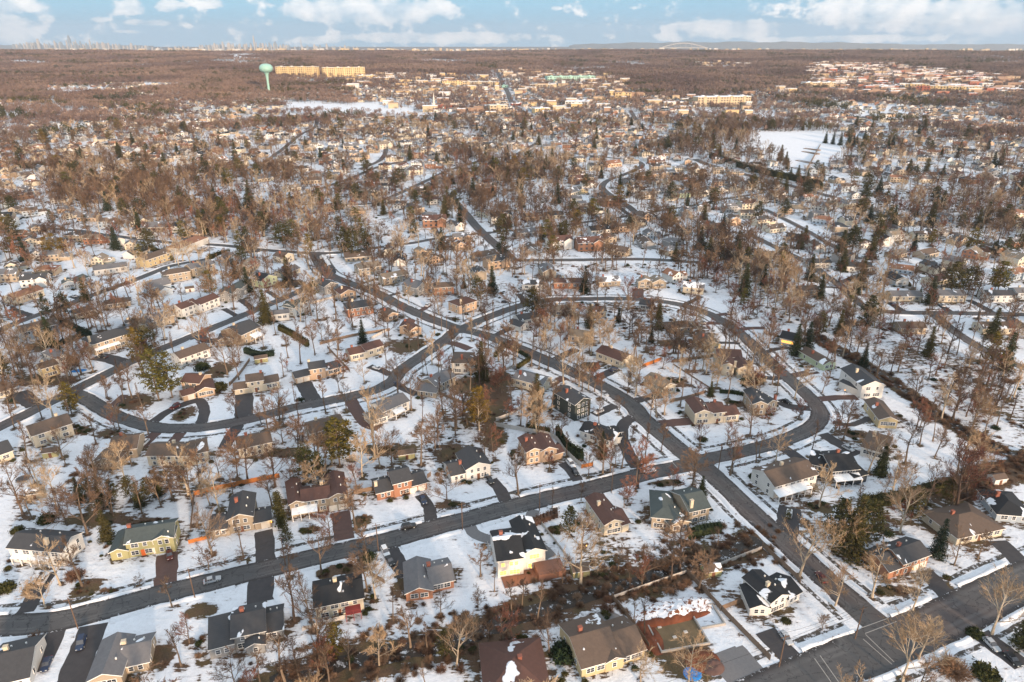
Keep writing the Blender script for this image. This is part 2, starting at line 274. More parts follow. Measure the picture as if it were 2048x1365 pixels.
DRIVES = [([(50, 1226), (70, 1190), (98, 1145)], 4.5, 0), ([(330, 1178), (333, 1140), (334, 1108)], 6, 1), ([(531, 1122), (530, 1090), (527, 1062)], 5.5, 0), ([(689, 1080), (685, 1050), (680, 1024)], 6, 1),
 ([(862, 1045), (858, 1015), (840, 990)], 4, 0), ([(1012, 1006), (1000, 980), (982, 960)], 4.5, 0), ([(938, 1052), (952, 1070), (985, 1080), (1020, 1078), (1050, 1062), (1060, 1040), (1068, 1020)], 4, 2), ([(1048, 1062), (1070, 1090), (1096, 1118)], 6, 2),
 ([(779, 1098), (795, 1125), (812, 1152)], 5, 0), ([(523, 1158), (521, 1180), (520, 1205)], 7, 0), ([(188, 1250), (164, 1310), (140, 1372)], 7, 0), ([(113, 1262), (98, 1300), (75, 1345)], 4.5, 0), ([(1156, 962), (1142, 942), (1125, 926)], 4, 0),
 ([(1189, 988), (1206, 1010), (1222, 1030)], 6, 0), ([(1266, 834), (1247, 850), (1244, 875), (1256, 905), (1274, 936)], 5, 0), ([(1231, 811), (1210, 820), (1187, 830)], 4.5, 0), ([(1262, 805), (1290, 797), (1323, 792)], 4.5, 0),
 ([(1312, 848), (1350, 846), (1386, 842)], 5.5, 1), ([(1131, 755), (1115, 762), (1097, 773)], 4.5, 1), ([(1196, 756), (1212, 748), (1236, 738)], 5, 0), ([(1566, 1090), (1575, 1050), (1580, 1015)], 7, 0), ([(1558, 892), (1590, 912), (1618, 932)], 5, 0),
 ([(1645, 868), (1680, 890), (1716, 910)], 5, 0), ([(1641, 838), (1670, 846), (1704, 850), (1738, 836)], 3, 0), ([(1632, 800), (1670, 796), (1714, 795)], 4.5, 1), ([(1582, 752), (1610, 747), (1634, 743)], 4.5, 1), ([(1634, 818), (1600, 816), (1575, 812), (1555, 800)], 5, 0),
 ([(1568, 755), (1540, 757), (1504, 750)], 4, 0), ([(1480, 688), (1460, 686), (1440, 686)], 3, 0), ([(1526, 706), (1550, 699), (1579, 696)], 3, 0), ([(1432, 631), (1448, 629), (1465, 627)], 4, 1), ([(1366, 611), (1385, 602), (1403, 593)], 3.5, 0), ([(1276, 600), (1276, 590), (1276, 578)], 7, 1),
 ([(1478, 660), (1500, 657), (1530, 657)], 4, 1), ([(1440, 648), (1425, 647), (1400, 648)], 4, 1), ([(1612, 1350), (1570, 1305), (1530, 1262)], 6, 0), ([(1915, 1215), (1880, 1175), (1848, 1142)], 5.5, 0), ([(1960, 1268), (2000, 1298), (2045, 1332)], 6, 0), ([(2060, 1150), (2030, 1115), (1995, 1082)], 6, 0),
 ([(366, 862), (350, 880), (332, 900)], 4.5, 1), ([(318, 862), (300, 878), (282, 895)], 4.5, 1), ([(478, 848), (460, 875), (448, 898)], 5, 0), ([(487, 840), (488, 815), (488, 788)], 7.5, 0), ([(401, 850), (409, 822), (398, 802), (366, 810), (335, 824), (305, 845)], 4.5, 0), ([(218, 820), (235, 803), (250, 790)], 3.5, 1),
 ([(70, 812), (50, 795), (38, 785)], 7, 0), ([(250, 728), (220, 718), (190, 714)], 8, 0), ([(632, 810), (620, 790), (607, 766)], 7, 0), ([(700, 800), (716, 826), (734, 848), (760, 856)], 5.5, 1), ([(834, 790), (808, 778), (786, 764)], 4, 0), ([(786, 752), (765, 742), (738, 733)], 4.5, 0),
 ([(511, 622), (496, 611), (482, 600)], 4, 0), ([(560, 600), (546, 590), (532, 581)], 3.5, 0), ([(476, 634), (462, 626), (447, 618)], 3.5, 0), ([(395, 672), (415, 682), (438, 680)], 6, 0), ([(835, 625), (848, 618), (860, 609)], 4, 1), ([(1040, 614), (1048, 603), (1036, 588)], 4, 0), ([(987, 674), (1002, 666), (1018, 658)], 4.5, 0),
 ([(1102, 726), (1125, 712), (1155, 699)], 5, 0), ([(882, 684), (910, 688), (940, 699)], 5, 1), ([(166, 600), (155, 596), (143, 592)], 5, 0), ([(72, 634), (50, 628), (22, 618)], 4.5, 0), ([(717, 570), (738, 563), (762, 556)], 3, 0), ([(770, 594), (785, 590), (800, 586)], 3.5, 0),
 ([(1812, 627), (1795, 616), (1776, 604)], 5, 0), ([(1904, 628), (1890, 617), (1876, 607)], 4.5, 0), ([(1990, 629), (1964, 614), (1936, 600)], 5, 0), ([(2012, 634), (2030, 645), (2050, 658)], 8, 0), ([(1612, 573), (1640, 574), (1680, 576)], 3.5, 0), ([(882, 477), (874, 466), (866, 454)], 4.5, 0),
 ([(998, 465), (996, 458), (994, 450)], 4.5, 0), ([(1205, 441), (1195, 435), (1186, 428)], 4.5, 0), ([(1262, 432), (1250, 424), (1240, 416)], 5, 0), ([(1440, 1350), (1470, 1330), (1450, 1300)], 6, 2), ([(1515, 1365), (1490, 1335), (1460, 1300)], 8, 2), ([(660, 560), (668, 545), (660, 530)], 3, 0)]
DRC = [(smooth(p, 1.5), w_) for p, w_, k in DRIVES]
CREEK1 = smooth([(540, 1370), (640, 1342), (721, 1321), (826, 1303), (906, 1285), (1011, 1242), (1099, 1213), (1152, 1197), (1205, 1184), (1310, 1156), (1350, 1142), (1468, 1104), (1521, 1081)])
CREEK2 = smooth([(1630, 672), (1650, 688), (1687, 707), (1752, 745), (1792, 771), (1831, 798), (1871, 829), (1924, 860), (1990, 896), (2080, 930)])
CREEK3 = smooth([(1905, 990), (1950, 968), (1990, 950), (2060, 932)])
def seg_dist(x, y, line):               # distance from points to a polyline
    x = np.asarray(x, float); y = np.asarray(y, float); d = np.full(x.shape, 1e9)
    sl = line[::2] if len(line) > 60 else line
    for (ax, ay), (bx, by) in zip(sl[:-1], sl[1:]):
        vx, vy = bx-ax, by-ay; L = vx*vx+vy*vy+1e-9
        t = np.clip(((x-ax)*vx+(y-ay)*vy)/L, 0, 1)
        d = np.minimum(d, np.hypot(x-ax-t*vx, y-ay-t*vy))
    return d
def inpoly(x, y, poly):
    c = np.zeros(np.shape(x), bool); n = len(poly); j = n-1
    for i in range(n):
        xi, yi = poly[i]; xj, yj = poly[j]
        c ^= ((yi > y) != (yj > y)) & (x < (xj-xi)*(y-yi)/(yj-yi+1e-12)+xi); j = i
    return c
WOODS = [  # polygon in pixels, tree spacing density per m2, bare ground
 ([(1645, 655), (1750, 706), (1850, 784), (1950, 862), (2075, 935), (2075, 765), (1950, 715), (1880, 668), (1790, 645), (1700, 640)], 1/22, .45),
 ([(1060, 528), (1060, 545), (1380, 555), (1470, 592), (1560, 655), (1610, 640), (1650, 605), (1600, 560), (1470, 470), (1390, 440), (1330, 470), (1380, 528)], 1/36, .42),
 ([(905, 310), (1130, 300), (1150, 410), (1000, 425), (950, 425), (925, 400), (880, 380)], 1/55, .38),
 ([(100, 330), (560, 335), (720, 400), (860, 440), (880, 470), (700, 498), (520, 490), (380, 470), (260, 440), (100, 420)], 1/48, .40),
 ([(560, 1290), (720, 1262), (900, 1245), (1010, 1215), (1100, 1172), (1180, 1150), (1300, 1100), (1420, 1060), (1500, 1062), (1520, 1090), (1340, 1145), (1180, 1190), (1000, 1260), (800, 1325), (580, 1370)], 1/80, .46),
 ([(110, 940), (280, 955), (500, 960), (640, 920), (700, 960), (640, 985), (520, 975), (395, 985), (380, 1010), (200, 1035), (120, 1000)], 1/70, .46),
 ([(800, 870), (900, 820), (1000, 830), (1010, 880), (900, 930), (830, 960)], 1/120, .42),
 ([(1560, 1010), (1680, 1000), (1900, 960), (1900, 1000), (1800, 1060), (1700, 1110), (1600, 1080)], 1/90, .50),
 ([(1060, 1165), (1200, 1080), (1500, 1050), (1480, 1085), (1300, 1140), (1180, 1160)], 1/70, .46),
 ([(1120, 600), (1330, 612), (1420, 650), (1440, 680), (1330, 720), (1180, 640)], 1/90, .48),
 ([(1540, 280), (1640, 255), (1420, 190), (1330, 300), (1420, 330)], 1/60, .3),
 ([(1740, 430), (2048, 480), (2048, 380), (1700, 360)], 1/80, .45),
 ([(940, 560), (1060, 545), (1060, 590), (940, 620)], 1/90, .35)]
WOODW = [(W2(p), d, b) for p, d, b in WOODS]
OPEN = [W2(p) for p in ([(1500, 265), (1650, 262), (1700, 300), (1640, 345), (1590, 345), (1530, 300)], [(570, 205), (740, 208), (860, 222), (700, 228), (590, 222)], [(1300, 1275), (1250, 1215), (1330, 1180), (1420, 1175), (1480, 1260), (1500, 1365), (1330, 1365)], [(795, 1110), (920, 1068), (1000, 1180), (930, 1215), (880, 1195)],
 [(1420, 1165), (1530, 1110), (1600, 1165), (1700, 1240), (1700, 1290), (1600, 1320), (1500, 1240)], [(205, 1225), (500, 1175), (520, 1240), (300, 1300)], [(660, 520), (730, 520), (700, 560)], [(200, 1050), (320, 1050), (380, 1010), (380, 1090), (230, 1100)])]
PATCH = [(30, 1300, 42, 26), (402, 1222, 32, 17), (170, 1182, 26, 30), (70, 1180, 24, 16), (222, 1183, 26, 4), (322, 1312, 26, 26), (369, 829, 24, 15), (268, 806, 40, 17), (224, 867, 42, 12), (906, 909, 38, 22), (985, 800, 45, 55), (930, 770, 30, 20), (905, 1011, 40, 8), (725, 1042, 22, 12), (695, 1140, 48, 14), (650, 1150, 20, 12),
 (1205, 1242, 42, 20), (1345, 1290, 70, 42), (1390, 1335, 70, 30), (1795, 1184, 52, 12), (1838, 1210, 14, 10), (435, 745, 26, 20), (816, 692, 48, 16), (985, 765, 48, 24), (576, 569, 34, 9), (82, 694, 50, 12), (1180, 733, 26, 9), (1323, 966, 42, 8), (1713, 869, 30, 7), (1350, 765, 26, 12), (1490, 726, 20, 8),
 (200, 1040, 90, 14), (300, 1045, 60, 10), (985, 870, 30, 30), (90, 760, 55, 14), (900, 640, 22, 6), (1870, 622, 26, 4), (1636, 560, 26, 8), (930, 1300, 30, 14), (1560, 1310, 12, 6), (620, 1060, 26, 10), (1190, 1150, 30, 10), (1075, 1000, 12, 8), (1640, 1015, 30, 14), (35, 800, 30, 10), (1225, 960, 30, 6), (1470, 808, 20, 5), (1860, 540, 90, 5), (1240, 780, 30, 6), (560, 905, 50, 12), (780, 900, 60, 14), (1350, 690, 40, 10), (1110, 1060, 20, 10), (1890, 1170, 14, 20), (165, 862, 26, 10)]
FARSNOW = [W2(p) for p in ([(60, 178), (150, 170), (330, 164), (400, 170), (300, 184), (110, 192)], [(400, 109), (500, 108), (560, 113), (470, 117), (400, 115)], [(0, 122), (60, 120), (130, 128), (100, 134), (0, 132)], [(1500, 230), (1560, 225), (1600, 245), (1520, 250)], [(1640, 205), (1800, 210), (1860, 232), (1700, 235)], [(820, 118), (960, 122), (940, 129), (820, 126)], [(1200, 228), (1290, 232), (1280, 246), (1190, 240)])]
# ------------------------------------------------------------------ ground: one sheet from below the camera to the horizon
azs = np.concatenate([np.linspace(-180, -44, 36)[:-1], np.linspace(-44, 44, 560), np.linspace(44, 180, 36)[1:-1]])
rs = [30.0]
while rs[-1] < 21000: rs.append(rs[-1]*(1.0085 if rs[-1] > 90 and rs[-1] < 1500 else 1.03))
rs = np.array(rs); A, RR = np.meshgrid(np.radians(azs), rs); XX = RR*np.sin(A); YY = RR*np.cos(A); ZZ = hgt(XX, YY)
fx, fy = XX.ravel(), YY.ravel(); fr = np.hypot(fx, fy)
bare = np.full(fx.shape, .235) + .20*np.clip((fr-430)/700, 0, 1) + .1*np.clip((fr-1300)/1200, 0, 1) + .5*np.clip((fr-6200)/300, 0, 1)
for poly, d_, b_ in WOODW: bare = np.where(inpoly(fx, fy, poly), np.maximum(bare, b_), bare)
for p in OPEN[:2]: bare = np.where(inpoly(fx, fy, p), -.5, bare)
for p in FARSNOW: bare = np.where(inpoly(fx, fy, p), .12, bare)
near = fr < 700
for cx, cy, rx, ry in PATCH:
    c = G(cx, cy); ax = abs(G(cx+rx, cy).x-c.x); ay = abs(G(cx, cy-ry).y-G(cx, cy+ry).y)/2
    q = ((fx-c.x)/ax)**2+((fy-c.y)/ay)**2
    bare = np.maximum(bare, np.where(q < 1.7, .95-.45*q, -1))
for L, wd in ((CREEK1, 6.5), (CREEK2, 5), (CREEK3, 7)):
    d = np.full(fx.shape, 1e9); d[near] = seg_dist(fx[near], fy[near], L); bare = np.maximum(bare, .95-.45*(d/wd)**2)
nz = len(rs); na = len(azs); idx = np.arange(nz*na).reshape(nz, na)
a_ = idx[:-1, :]; b_ = np.roll(idx, -1, 1)[:-1, :]; c_ = np.roll(idx, -1, 1)[1:, :]; d_ = idx[1:, :]
faces = np.stack([a_, d_, c_, b_], -1).reshape(-1, 4)
cen = len(fx); verts = np.concatenate([np.stack([fx, fy, ZZ.ravel()], 1), [[0, 0, 0]]])
me = bpy.data.meshes.new('ground'); me.vertices.add(len(verts)); me.vertices.foreach_set('co', verts.ravel())
tri = np.array([[cen, idx[0, i], idx[0, (i+1) % na]] for i in range(na)])
nl = faces.size+tri.size; me.loops.add(nl); me.loops.foreach_set('vertex_index', np.concatenate([faces.ravel(), tri.ravel()]))
me.polygons.add(len(faces)+len(tri)); me.polygons.foreach_set('loop_start', np.concatenate([np.arange(len(faces))*4, faces.size+np.arange(len(tri))*3])); 
me.update(calc_edges=True); me.validate()
at = me.attributes.new('bare', 'FLOAT', 'POINT'); at.data.foreach_set('value', np.append(bare, .3).astype(np.float32))
me.materials.append(M['ground']); tag(link('ground', me), kind='structure')
# ------------------------------------------------------------------ roads, drives, sidewalks, snow banks
def norms(c):
    t = np.gradient(c, axis=0); t /= np.linalg.norm(t, axis=1, keepdims=True)+1e-9
    return np.stack([-t[:, 1], t[:, 0]], 1)
def strip(name, c, wl, wr, z, m_, kind='structure', jit=.0, keep=None, hh=None, edge=None):
    n = norms(c); k = len(c); jl = RS.randn(k)*jit; jr = RS.randn(k)*jit
    l = c+n*(np.asarray(wl)+jl)[:, None]; r = c+n*(np.asarray(wr)+jr)[:, None]
    mb = MB(); mid = (l+r)/2
    rows = [l, l*.75+r*.25, mid, l*.25+r*.75, r] if edge is not None else [l, r] if hh is None else [l, l*.75+r*.25, mid, l*.3+r*.7, r]
    for i in range(k):
        for q, p in enumerate(rows):
            zz = z + (0 if hh is None or q in (0, len(rows)-1) else hh*(.6+.5*random.random())*(1 if q == 2 else .8))
            mb.v.append((p[i][0], p[i][1], float(hgt(p[i][0], p[i][1]))+zz+(-.15 if hh and q in (0, len(rows)-1) else 0)))
    q = len(rows)
    for i in range(k-1):
        if keep is not None and not (keep[i] and keep[i+1]): continue
        for s in range(q-1): mb.f.append((i*q+s, (i+1)*q+s, (i+1)*q+s+1, i*q+s+1)); mb.m.append(0)
    if not mb.f: return None
    me = mb.mesh(name, [m_])
    if edge is not None: at_ = me.attributes.new('edge', 'FLOAT', 'POINT'); at_.data.foreach_set('value', (np.tile([1, .5, 0, .5, 1], (k, 1))*np.asarray(edge, float)[:, None]).ravel().astype(np.float32))
    me.validate()
    if hh: me.polygons.foreach_set('use_smooth', [True]*len(me.polygons))
    return tag(link(name, me), kind=kind)
for i, (n, p, w_, s_) in enumerate(ROADS):
    c = ROADC[n]; far = np.hypot(*c.mean(0)) > 600
    eg = np.ones(len(c))
    for n2 in ROADC:
        if n2 != n: eg *= seg_dist(c[:, 0], c[:, 1], ROADC[n2]) > ROADW[n2]/2+w_*.6
    strip('road', c, w_/2, -w_/2, .05+.012*i if not far else .15+.02*i, 'road', jit=.12, edge=eg)
for i, ((c, w_), (p, _, k)) in enumerate(zip(DRC, DRIVES)):
    strip('driveway', c, w_/2, -w_/2, .02+.0015*(i % 12), ('drive', 'paver', 'gravel')[k], jit=.13)
def clear_of(c, own, dr=True, pad=1.5):
    k = np.ones(len(c), bool)
    for n in ROADC:
        if n != own: k &= seg_dist(c[:, 0], c[:, 1], ROADC[n]) > ROADW[n]/2+pad
    if dr:
        for dc, w_ in DRC: k &= seg_dist(c[:, 0], c[:, 1], dc) > w_/2+.3
    return k
WALKC = []
for n, p, w_, s_ in ROADS:
    if not s_: continue
    c = ROADC[n]; c = c[::1]; nn_ = norms(c); far = s_ == 1
    for sgn in (1, -1):
        o = c+nn_*sgn*(w_/2+1.0)
        wob = 1+.35*np.convolve(RS.randn(len(c)), np.ones(4)/4, 'same')
        k = clear_of(o, n, True, .6)
        strip('snow_bank', c, sgn*(w_/2-.25)*np.ones(len(c)), sgn*(w_/2+1.5*np.maximum(wob, .4)), .08, 'bank', 'stuff', jit=.18, keep=k, hh=.45)
        if s_ == 3 and not (n == 'lower' and sgn == -1) and not (n == 'bend' and sgn == -1):
            o = c+nn_*sgn*(w_/2+3.2); k = clear_of(o, n, False, 1.5)
            strip('sidewalk', c, sgn*(w_/2+2.55), sgn*(w_/2+3.9), .012, 'walk', jit=.10, keep=k)
strip('creek', CREEK1, 2.6, -2.6, .06, 'creek', jit=.5); strip('creek', CREEK2, 2.4, -2.4, .06, 'creek', jit=.4)
# painted lines at the crossing of the diagonal and the corner street
def line(a, b, w_=.35):
    A_, B_ = G(*a), G(*b); d = (B_-A_).normalized(); n = Vector((-d.y, d.x, 0))*w_/3.2; z = .11
    mb = MB(); mb.add([(q.x, q.y, z) for q in (A_-n, B_-n, B_+n, A_+n)], [(0, 1, 2, 3)]); tag(link('road_marking', mb.mesh('road_marking', ['conc'])), kind='structure')
for a, b in (((1722, 1257), (1775, 1238)), ((1730, 1268), (1793, 1244)), ((1731, 1270), (1788, 1325)), ((1726, 1279), (1784, 1330)), ((1629, 1318), (1662, 1365)), ((1640, 1312), (1677, 1365)), ((1341, 921), (1356, 938)), ((1342, 938), (1352, 947))): line(a, b)

# ------------------------------------------------------------------ houses
WC = {'W': ((.72, .71, .68), 'white'), 'C': ((.60, .54, .43), 'cream'), 'T': ((.40, .33, .25), 'tan'), 'P': ((.56, .40, .28), 'peach'), 'B': ((.27, .14, .09), 'brick'), 'G': ((.30, .30, .30), 'grey'), 'N': ((.045, .055, .07), 'navy'),
      'K': ((.055, .065, .06), 'dark green'), 'Y': ((.55, .45, .27), 'yellow'), 'L': ((.38, .45, .52), 'blue grey'), 'O': ((.40, .38, .20), 'olive'), 'M': ((.60, .68, .46), 'pale lime'), 'R': ((.40, .18, .08), 'orange brick')}
RC = {'k': ((.022, .024, .028), 'black'), 'c': ((.058, .060, .066), 'charcoal'), 'm': ((.105, .056, .046), 'maroon'), 'b': ((.115, .085, .068), 'brown'), 'g': ((.15, .15, .16), 'grey'), 's': ((.075, .092, .092), 'slate green'), 'r': ((.24, .12, .075), 'orange'), 't': ((.22, .18, .14), 'tan')}
def wall_block(mb, fr, L, d, h, ty, ph):
    v = lambda x, y, z: fr @ Vector((x, y, z)); z0 = -.3
    rh = {'x': d, 'y': L}.get(ty, 0)*.5*ph
    b = [v(0, 0, z0), v(L, 0, z0), v(L, d, z0), v(0, d, z0), v(0, 0, h), v(L, 0, h), v(L, d, h), v(0, d, h)]
    if ty == 'x': mb.add(b+[v(0, d/2, h+rh), v(L, d/2, h+rh)], [(0, 1, 5, 4), (2, 3, 7, 6), (1, 2, 6, 9, 5), (3, 0, 4, 8, 7)])
    elif ty == 'y': mb.add(b+[v(L/2, 0, h+rh), v(L/2, d, h+rh)], [(0, 1, 5, 8, 4), (2, 3, 7, 9, 6), (1, 2, 6, 5), (3, 0, 4, 7)])
    else: mb.add(b, [(0, 1, 5, 4), (1, 2, 6, 5), (2, 3, 7, 6), (3, 0, 4, 7)])
def slab(mb, a, b, c, d, t=.22):                 # roof plane a-b (eave) c-d (ridge): top shingled, edges and soffit trim
    up = Vector((0, 0, t)); vs = [a, b, c, d, a+up, b+up, c+up, d+up]
    mb.add(vs, [(4, 5, 6, 7)], 0); mb.add(vs, [(0, 3, 2, 1), (0, 1, 5, 4), (1, 2, 6, 5), (2, 3, 7, 6), (3, 0, 4, 7)], 1)
def roof_block(mb, fr, L, d, h, ty, ph, o=.45):
    v = lambda x, y, z: fr @ Vector((x, y, z)); dz = o*ph
    if ty == 'x':
        r = h+d/2*ph
        slab(mb, v(-o, -o, h-dz), v(L+o, -o, h-dz), v(L+o, d/2, r), v(-o, d/2, r)); slab(mb, v(L+o, d+o, h-dz), v(-o, d+o, h-dz), v(-o, d/2, r), v(L+o, d/2, r))
    elif ty == 'y':
        r = h+L/2*ph
        slab(mb, v(-o, d+o, h-dz), v(-o, -o, h-dz), v(L/2, -o, r), v(L/2, d+o, r)); slab(mb, v(L+o, -o, h-dz), v(L+o, d+o, h-dz), v(L/2, d+o, r), v(L/2, -o, r))
    elif ty == 'h':
        m_ = min(L, d)/2; r = h+m_*ph; e = h-dz
        c = [v(-o, -o, e), v(L+o, -o, e), v(L+o, d+o, e), v(-o, d+o, e)]
        if L >= d: k = [v(m_, d/2, r), v(L-m_, d/2, r)]; fs = [(0, 1, 5, 4), (1, 2, 5), (2, 3, 4, 5), (3, 0, 4)]
        else: k = [v(L/2, m_, r), v(L/2, d-m_, r)]; fs = [(0, 1, 4), (1, 2, 5, 4), (2, 3, 5), (3, 0, 4, 5)]
        mb.add(c+k, fs, 0); lo = [q-Vector((0, 0, .22)) for q in c]
        mb.add(c+lo, [(0, 4, 5, 1), (1, 5, 6, 2), (2, 6, 7, 3), (3, 7, 4, 0), (4, 7, 6, 5)], 1)
    else:                                        # lean-to, high side away
        slab(mb, v(-.2, -.3, h), v(L+.2, -.3, h), v(L+.2, d, h+d*.22), v(-.2, d, h+d*.22), .18)
def win_meshes(wd, ht, key):
    mb = MB(); t = .12; y0, y1 = -.07, .0
    mb.box(-wd/2-t, y0, -ht/2-t, wd/2+t, y1, -ht/2); mb.box(-wd/2-t, y0, ht/2, wd/2+t, y1, ht/2+t); mb.box(-wd/2-t, y0, -ht/2, -wd/2, y1, ht/2); mb.box(wd/2, y0, -ht/2, wd/2+t, y1, ht/2)
    k = max(1, int(round(wd/.9)))
    for i in range(1, k): x = -wd/2+wd*i/k; mb.box(x-.04, y0, -ht/2, x+.04, y1, ht/2)
    mb.box(-wd/2, y0+.01, -.03, wd/2, y1, .03)
    pn = MB(); pn.add([(-wd/2, -.035, -ht/2), (wd/2, -.035, -ht/2), (wd/2, -.035, ht/2), (-wd/2, -.035, ht/2)], [(0, 1, 2, 3)])
    both = MB(); both.add(mb.v, mb.f, 0); both.add(pn.v, pn.f, 1)
    WM[key] = (mb.mesh('window', ['win']), pn.mesh('pane', ['glass']), both.mesh('window_unit', ['win', 'glass']), pn.mesh('pane_lit', ['lit']))
WM = {}; win_meshes(1.0, 1.3, 's'); win_meshes(1.9, 1.35, 'd'); win_meshes(2.9, 1.4, 't'); win_meshes(3.4, 2.2, 'b')
gm = MB(); gm.box(-1.3, -.08, 0, 1.3, 0, 2.2); 
for k in range(1, 4): gm.box(-1.25, -.10, .55*k-.03, 1.25, -.081, .55*k+.03)
GAR = gm.mesh('garage_door', ['gar'])
dm = MB(); dm.box(-.5, -.07, 0, .5, 0, 2.1); DOOR = dm.mesh('door', ['door']); dm2 = MB(); dm2.box(-.6, -.07, 0, .6, 0, 2.2); DOORR = dm2.mesh('door_orange', ['doorred'])
HOUSES = []          # (centre x, y, radius, short name)
def frame_of(x0, y0, x1, y1):
    A_, B_ = G(x0, y0), G(x1, y1); z = (A_.z+B_.z)/2; d = B_-A_; a = math.atan2(d.y, d.x); L = math.hypot(d.x, d.y)
    return Vector((A_.x, A_.y, z)), a, L
def H(name, wc, rc, blocks, snow=.0, ch=None, lit=0, extra=None, nowin=False):
    pos, a, L0 = frame_of(*blocks[0][:4]); dist = math.hypot(pos.x, pos.y)
    lvl = 2 if dist < 270 else 1 if dist < 520 else 0
    root = link('house', None, None, pos, a); inv = Matrix.Rotation(-a, 4, 'Z') @ Matrix.Translation(-pos)
    wm, rm = MB(), MB(); ph = .43; cs = []; info = []
    for i, b in enumerate(blocks):
        p, ab, L = frame_of(*b[:4]); p.z = pos.z; d, h, ty = b[4:7]
        fr = inv @ Matrix.Translation(p) @ Matrix.Rotation(ab, 4, 'Z')
        if i: fr = fr @ Matrix.Translation((.02*i, .03*i, 0)); h = h+.04*i
        pp = .38 if ty == 'h' else min(ph, 7.5/max(3, L)) if ty == 'y' else min(ph, 5.5/max(3, d))
        wall_block(wm, fr, L, d, h, ty, pp); roof_block(rm, fr, L, d, h, ty, pp); info.append((fr, L, d, h, ty, ab, pp))
        if lvl == 2 and ty in 'xy':
            for tx in (.35, .72):
                if ty == 'x': q = fr @ Vector((L*tx, d*.72, h+d*.28*pp+.2))
                else: q = fr @ Vector((L*.74, d*tx, h+L*.26*pp+.2))
                rm.box(q.x-.16, q.y-.16, q.z-.1, q.x+.16, q.y+.16, q.z+.5, 1)
        c = Matrix.Translation(p) @ Matrix.Rotation(ab, 4, 'Z') @ Vector((L/2, d/2, 0)); cs.append((c.x, c.y, math.hypot(L, d)/2))
        HOUSES.append((c.x, c.y, math.hypot(L, d)/2, name))
    wo = link('wall', wm.mesh('wall', ['wall' if wc not in 'BR' else 'brick']), root); wo.color = (*WC[wc][0], 1)
    ro = link('roof', rm.mesh('roof', ['roof', 'trim']), root); ro.color = (*RC[rc][0], 1); ro['snow'] = float(snow)
    rr = random.Random(hash(name) % 999 if False else sum(map(ord, name)))
    def place(kind, fr, x, z, litp=False, side=0, L=0, d=0):
        m = fr @ Matrix.Translation((x, -.002, z)) if side == 0 else fr @ Matrix.Translation((L+.002, x, z)) @ Matrix.Rotation(math.pi/2, 4, 'Z') if side == 1 else fr @ Matrix.Translation((-.002, x, z)) @ Matrix.Rotation(-math.pi/2, 4, 'Z')
        if kind == 'g': o = link('garage_door', GAR, root); o.matrix_local = m; return
        if kind == 'o': o = link('door', DOOR, root); o.matrix_local = m; return
        if kind == 'O': o = link('door', DOORR, root); o.matrix_local = m; return
        fm, pm, um, lm = WM[kind]
        if lvl == 2 or litp:
            o = link('window', fm, root); o.matrix_local = m; link('pane', lm if litp else pm, o)
        else: o = link('window', um, root); o.matrix_local = m
    if not nowin and lvl >= 1:
        for i, (fr, L, d, h, ty, ab, pp) in enumerate(info):
            fl = blocks[i][7] if len(blocks[i]) > 7 else ''
            ns = 1 if h < 4.2 else 2 if h < 7 else 3; fh = h/ns
            if ty == 's' and h < 3.2: continue
            ng = fl.count('g')
            for s in range(ns):
                zc = fh*s+fh*.55; x0, x1 = .9, L-.9
                if s == 0 and ng:
                    for k in range(ng): place('g', fr, L-1.8-3.0*k, .02)
                    x1 = L-1.8-3.0*ng
                if s == 0 and ('o' in fl or 'O' in fl): xd = L*.5 if not ng else max(1, x1-1); place('O' if 'O' in fl else 'o', fr, xd, .05)
                else: xd = -9
                sp = 3.1 if lvl == 2 else 4.2; n = max(0, int((x1-x0)/sp)+ (1 if x1-x0 > 1.6 else 0))
                for k in range(n):
                    x = x0+(x1-x0)*(k+.5)/n; kk = rr.choice('ssdd') if (x1-x0)/n > 2.6 else 's'
                    if n <= 2 and (x1-x0) > 4.2 and s == 0: kk = rr.choice('dt')
                    if abs(x-xd) < 1.3: x += 1.6
                    if x > L-.8: continue
                    place(kk, fr, x, zc, lit > rr.random())
            # the side wall that can be seen
            if ty != 's' and lvl == 2 or (ty != 's' and lvl == 1 and i in (0, len(info)-1)):
                cx = pos.x; side = 0
                nr = Vector((math.cos(ab), math.sin(ab), 0)); c = Vector((cs[i][0], cs[i][1], 0))
                if nr.dot(-c) > abs(c.length)*.12 and i == len(info)-1: side = 1
                elif nr.dot(-c) < -abs(c.length)*.12 and i == 0: side = 2
                if side:
                    for s in range(ns):
                        n = 2 if d > 6 else 1
                        for k in range(n): place('s', fr, d*(k+.5)/n, fh*s+fh*.55, False, side, L)
    for k, (bi, tx, ty_) in enumerate(ch or ([(0, .3, .6)] if lvl else [])):
        fr, L, d, h, t, ab, pp = info[bi]; top = h+(d/2*pp if t == 'x' else L/2*pp if t == 'y' else 2)+1.0
        mb = MB(); mb.box(-.5, -.4, h*.8, .5, .4, top); mb.box(-.58, -.48, top, .58, .48, top+.15)
        o = link('chimney', mb.mesh('chimney', ['chim' if (sum(map(ord, name))+k) % 3 else 'chimw']), root); o.matrix_local = fr @ Matrix.Translation((L*tx, d*ty_, 0))
    if extra: extra(root, info)
    lab = name if 'house' in name or 'garage' in name else name+' house'
    tag(root, lab, 'house'); return root
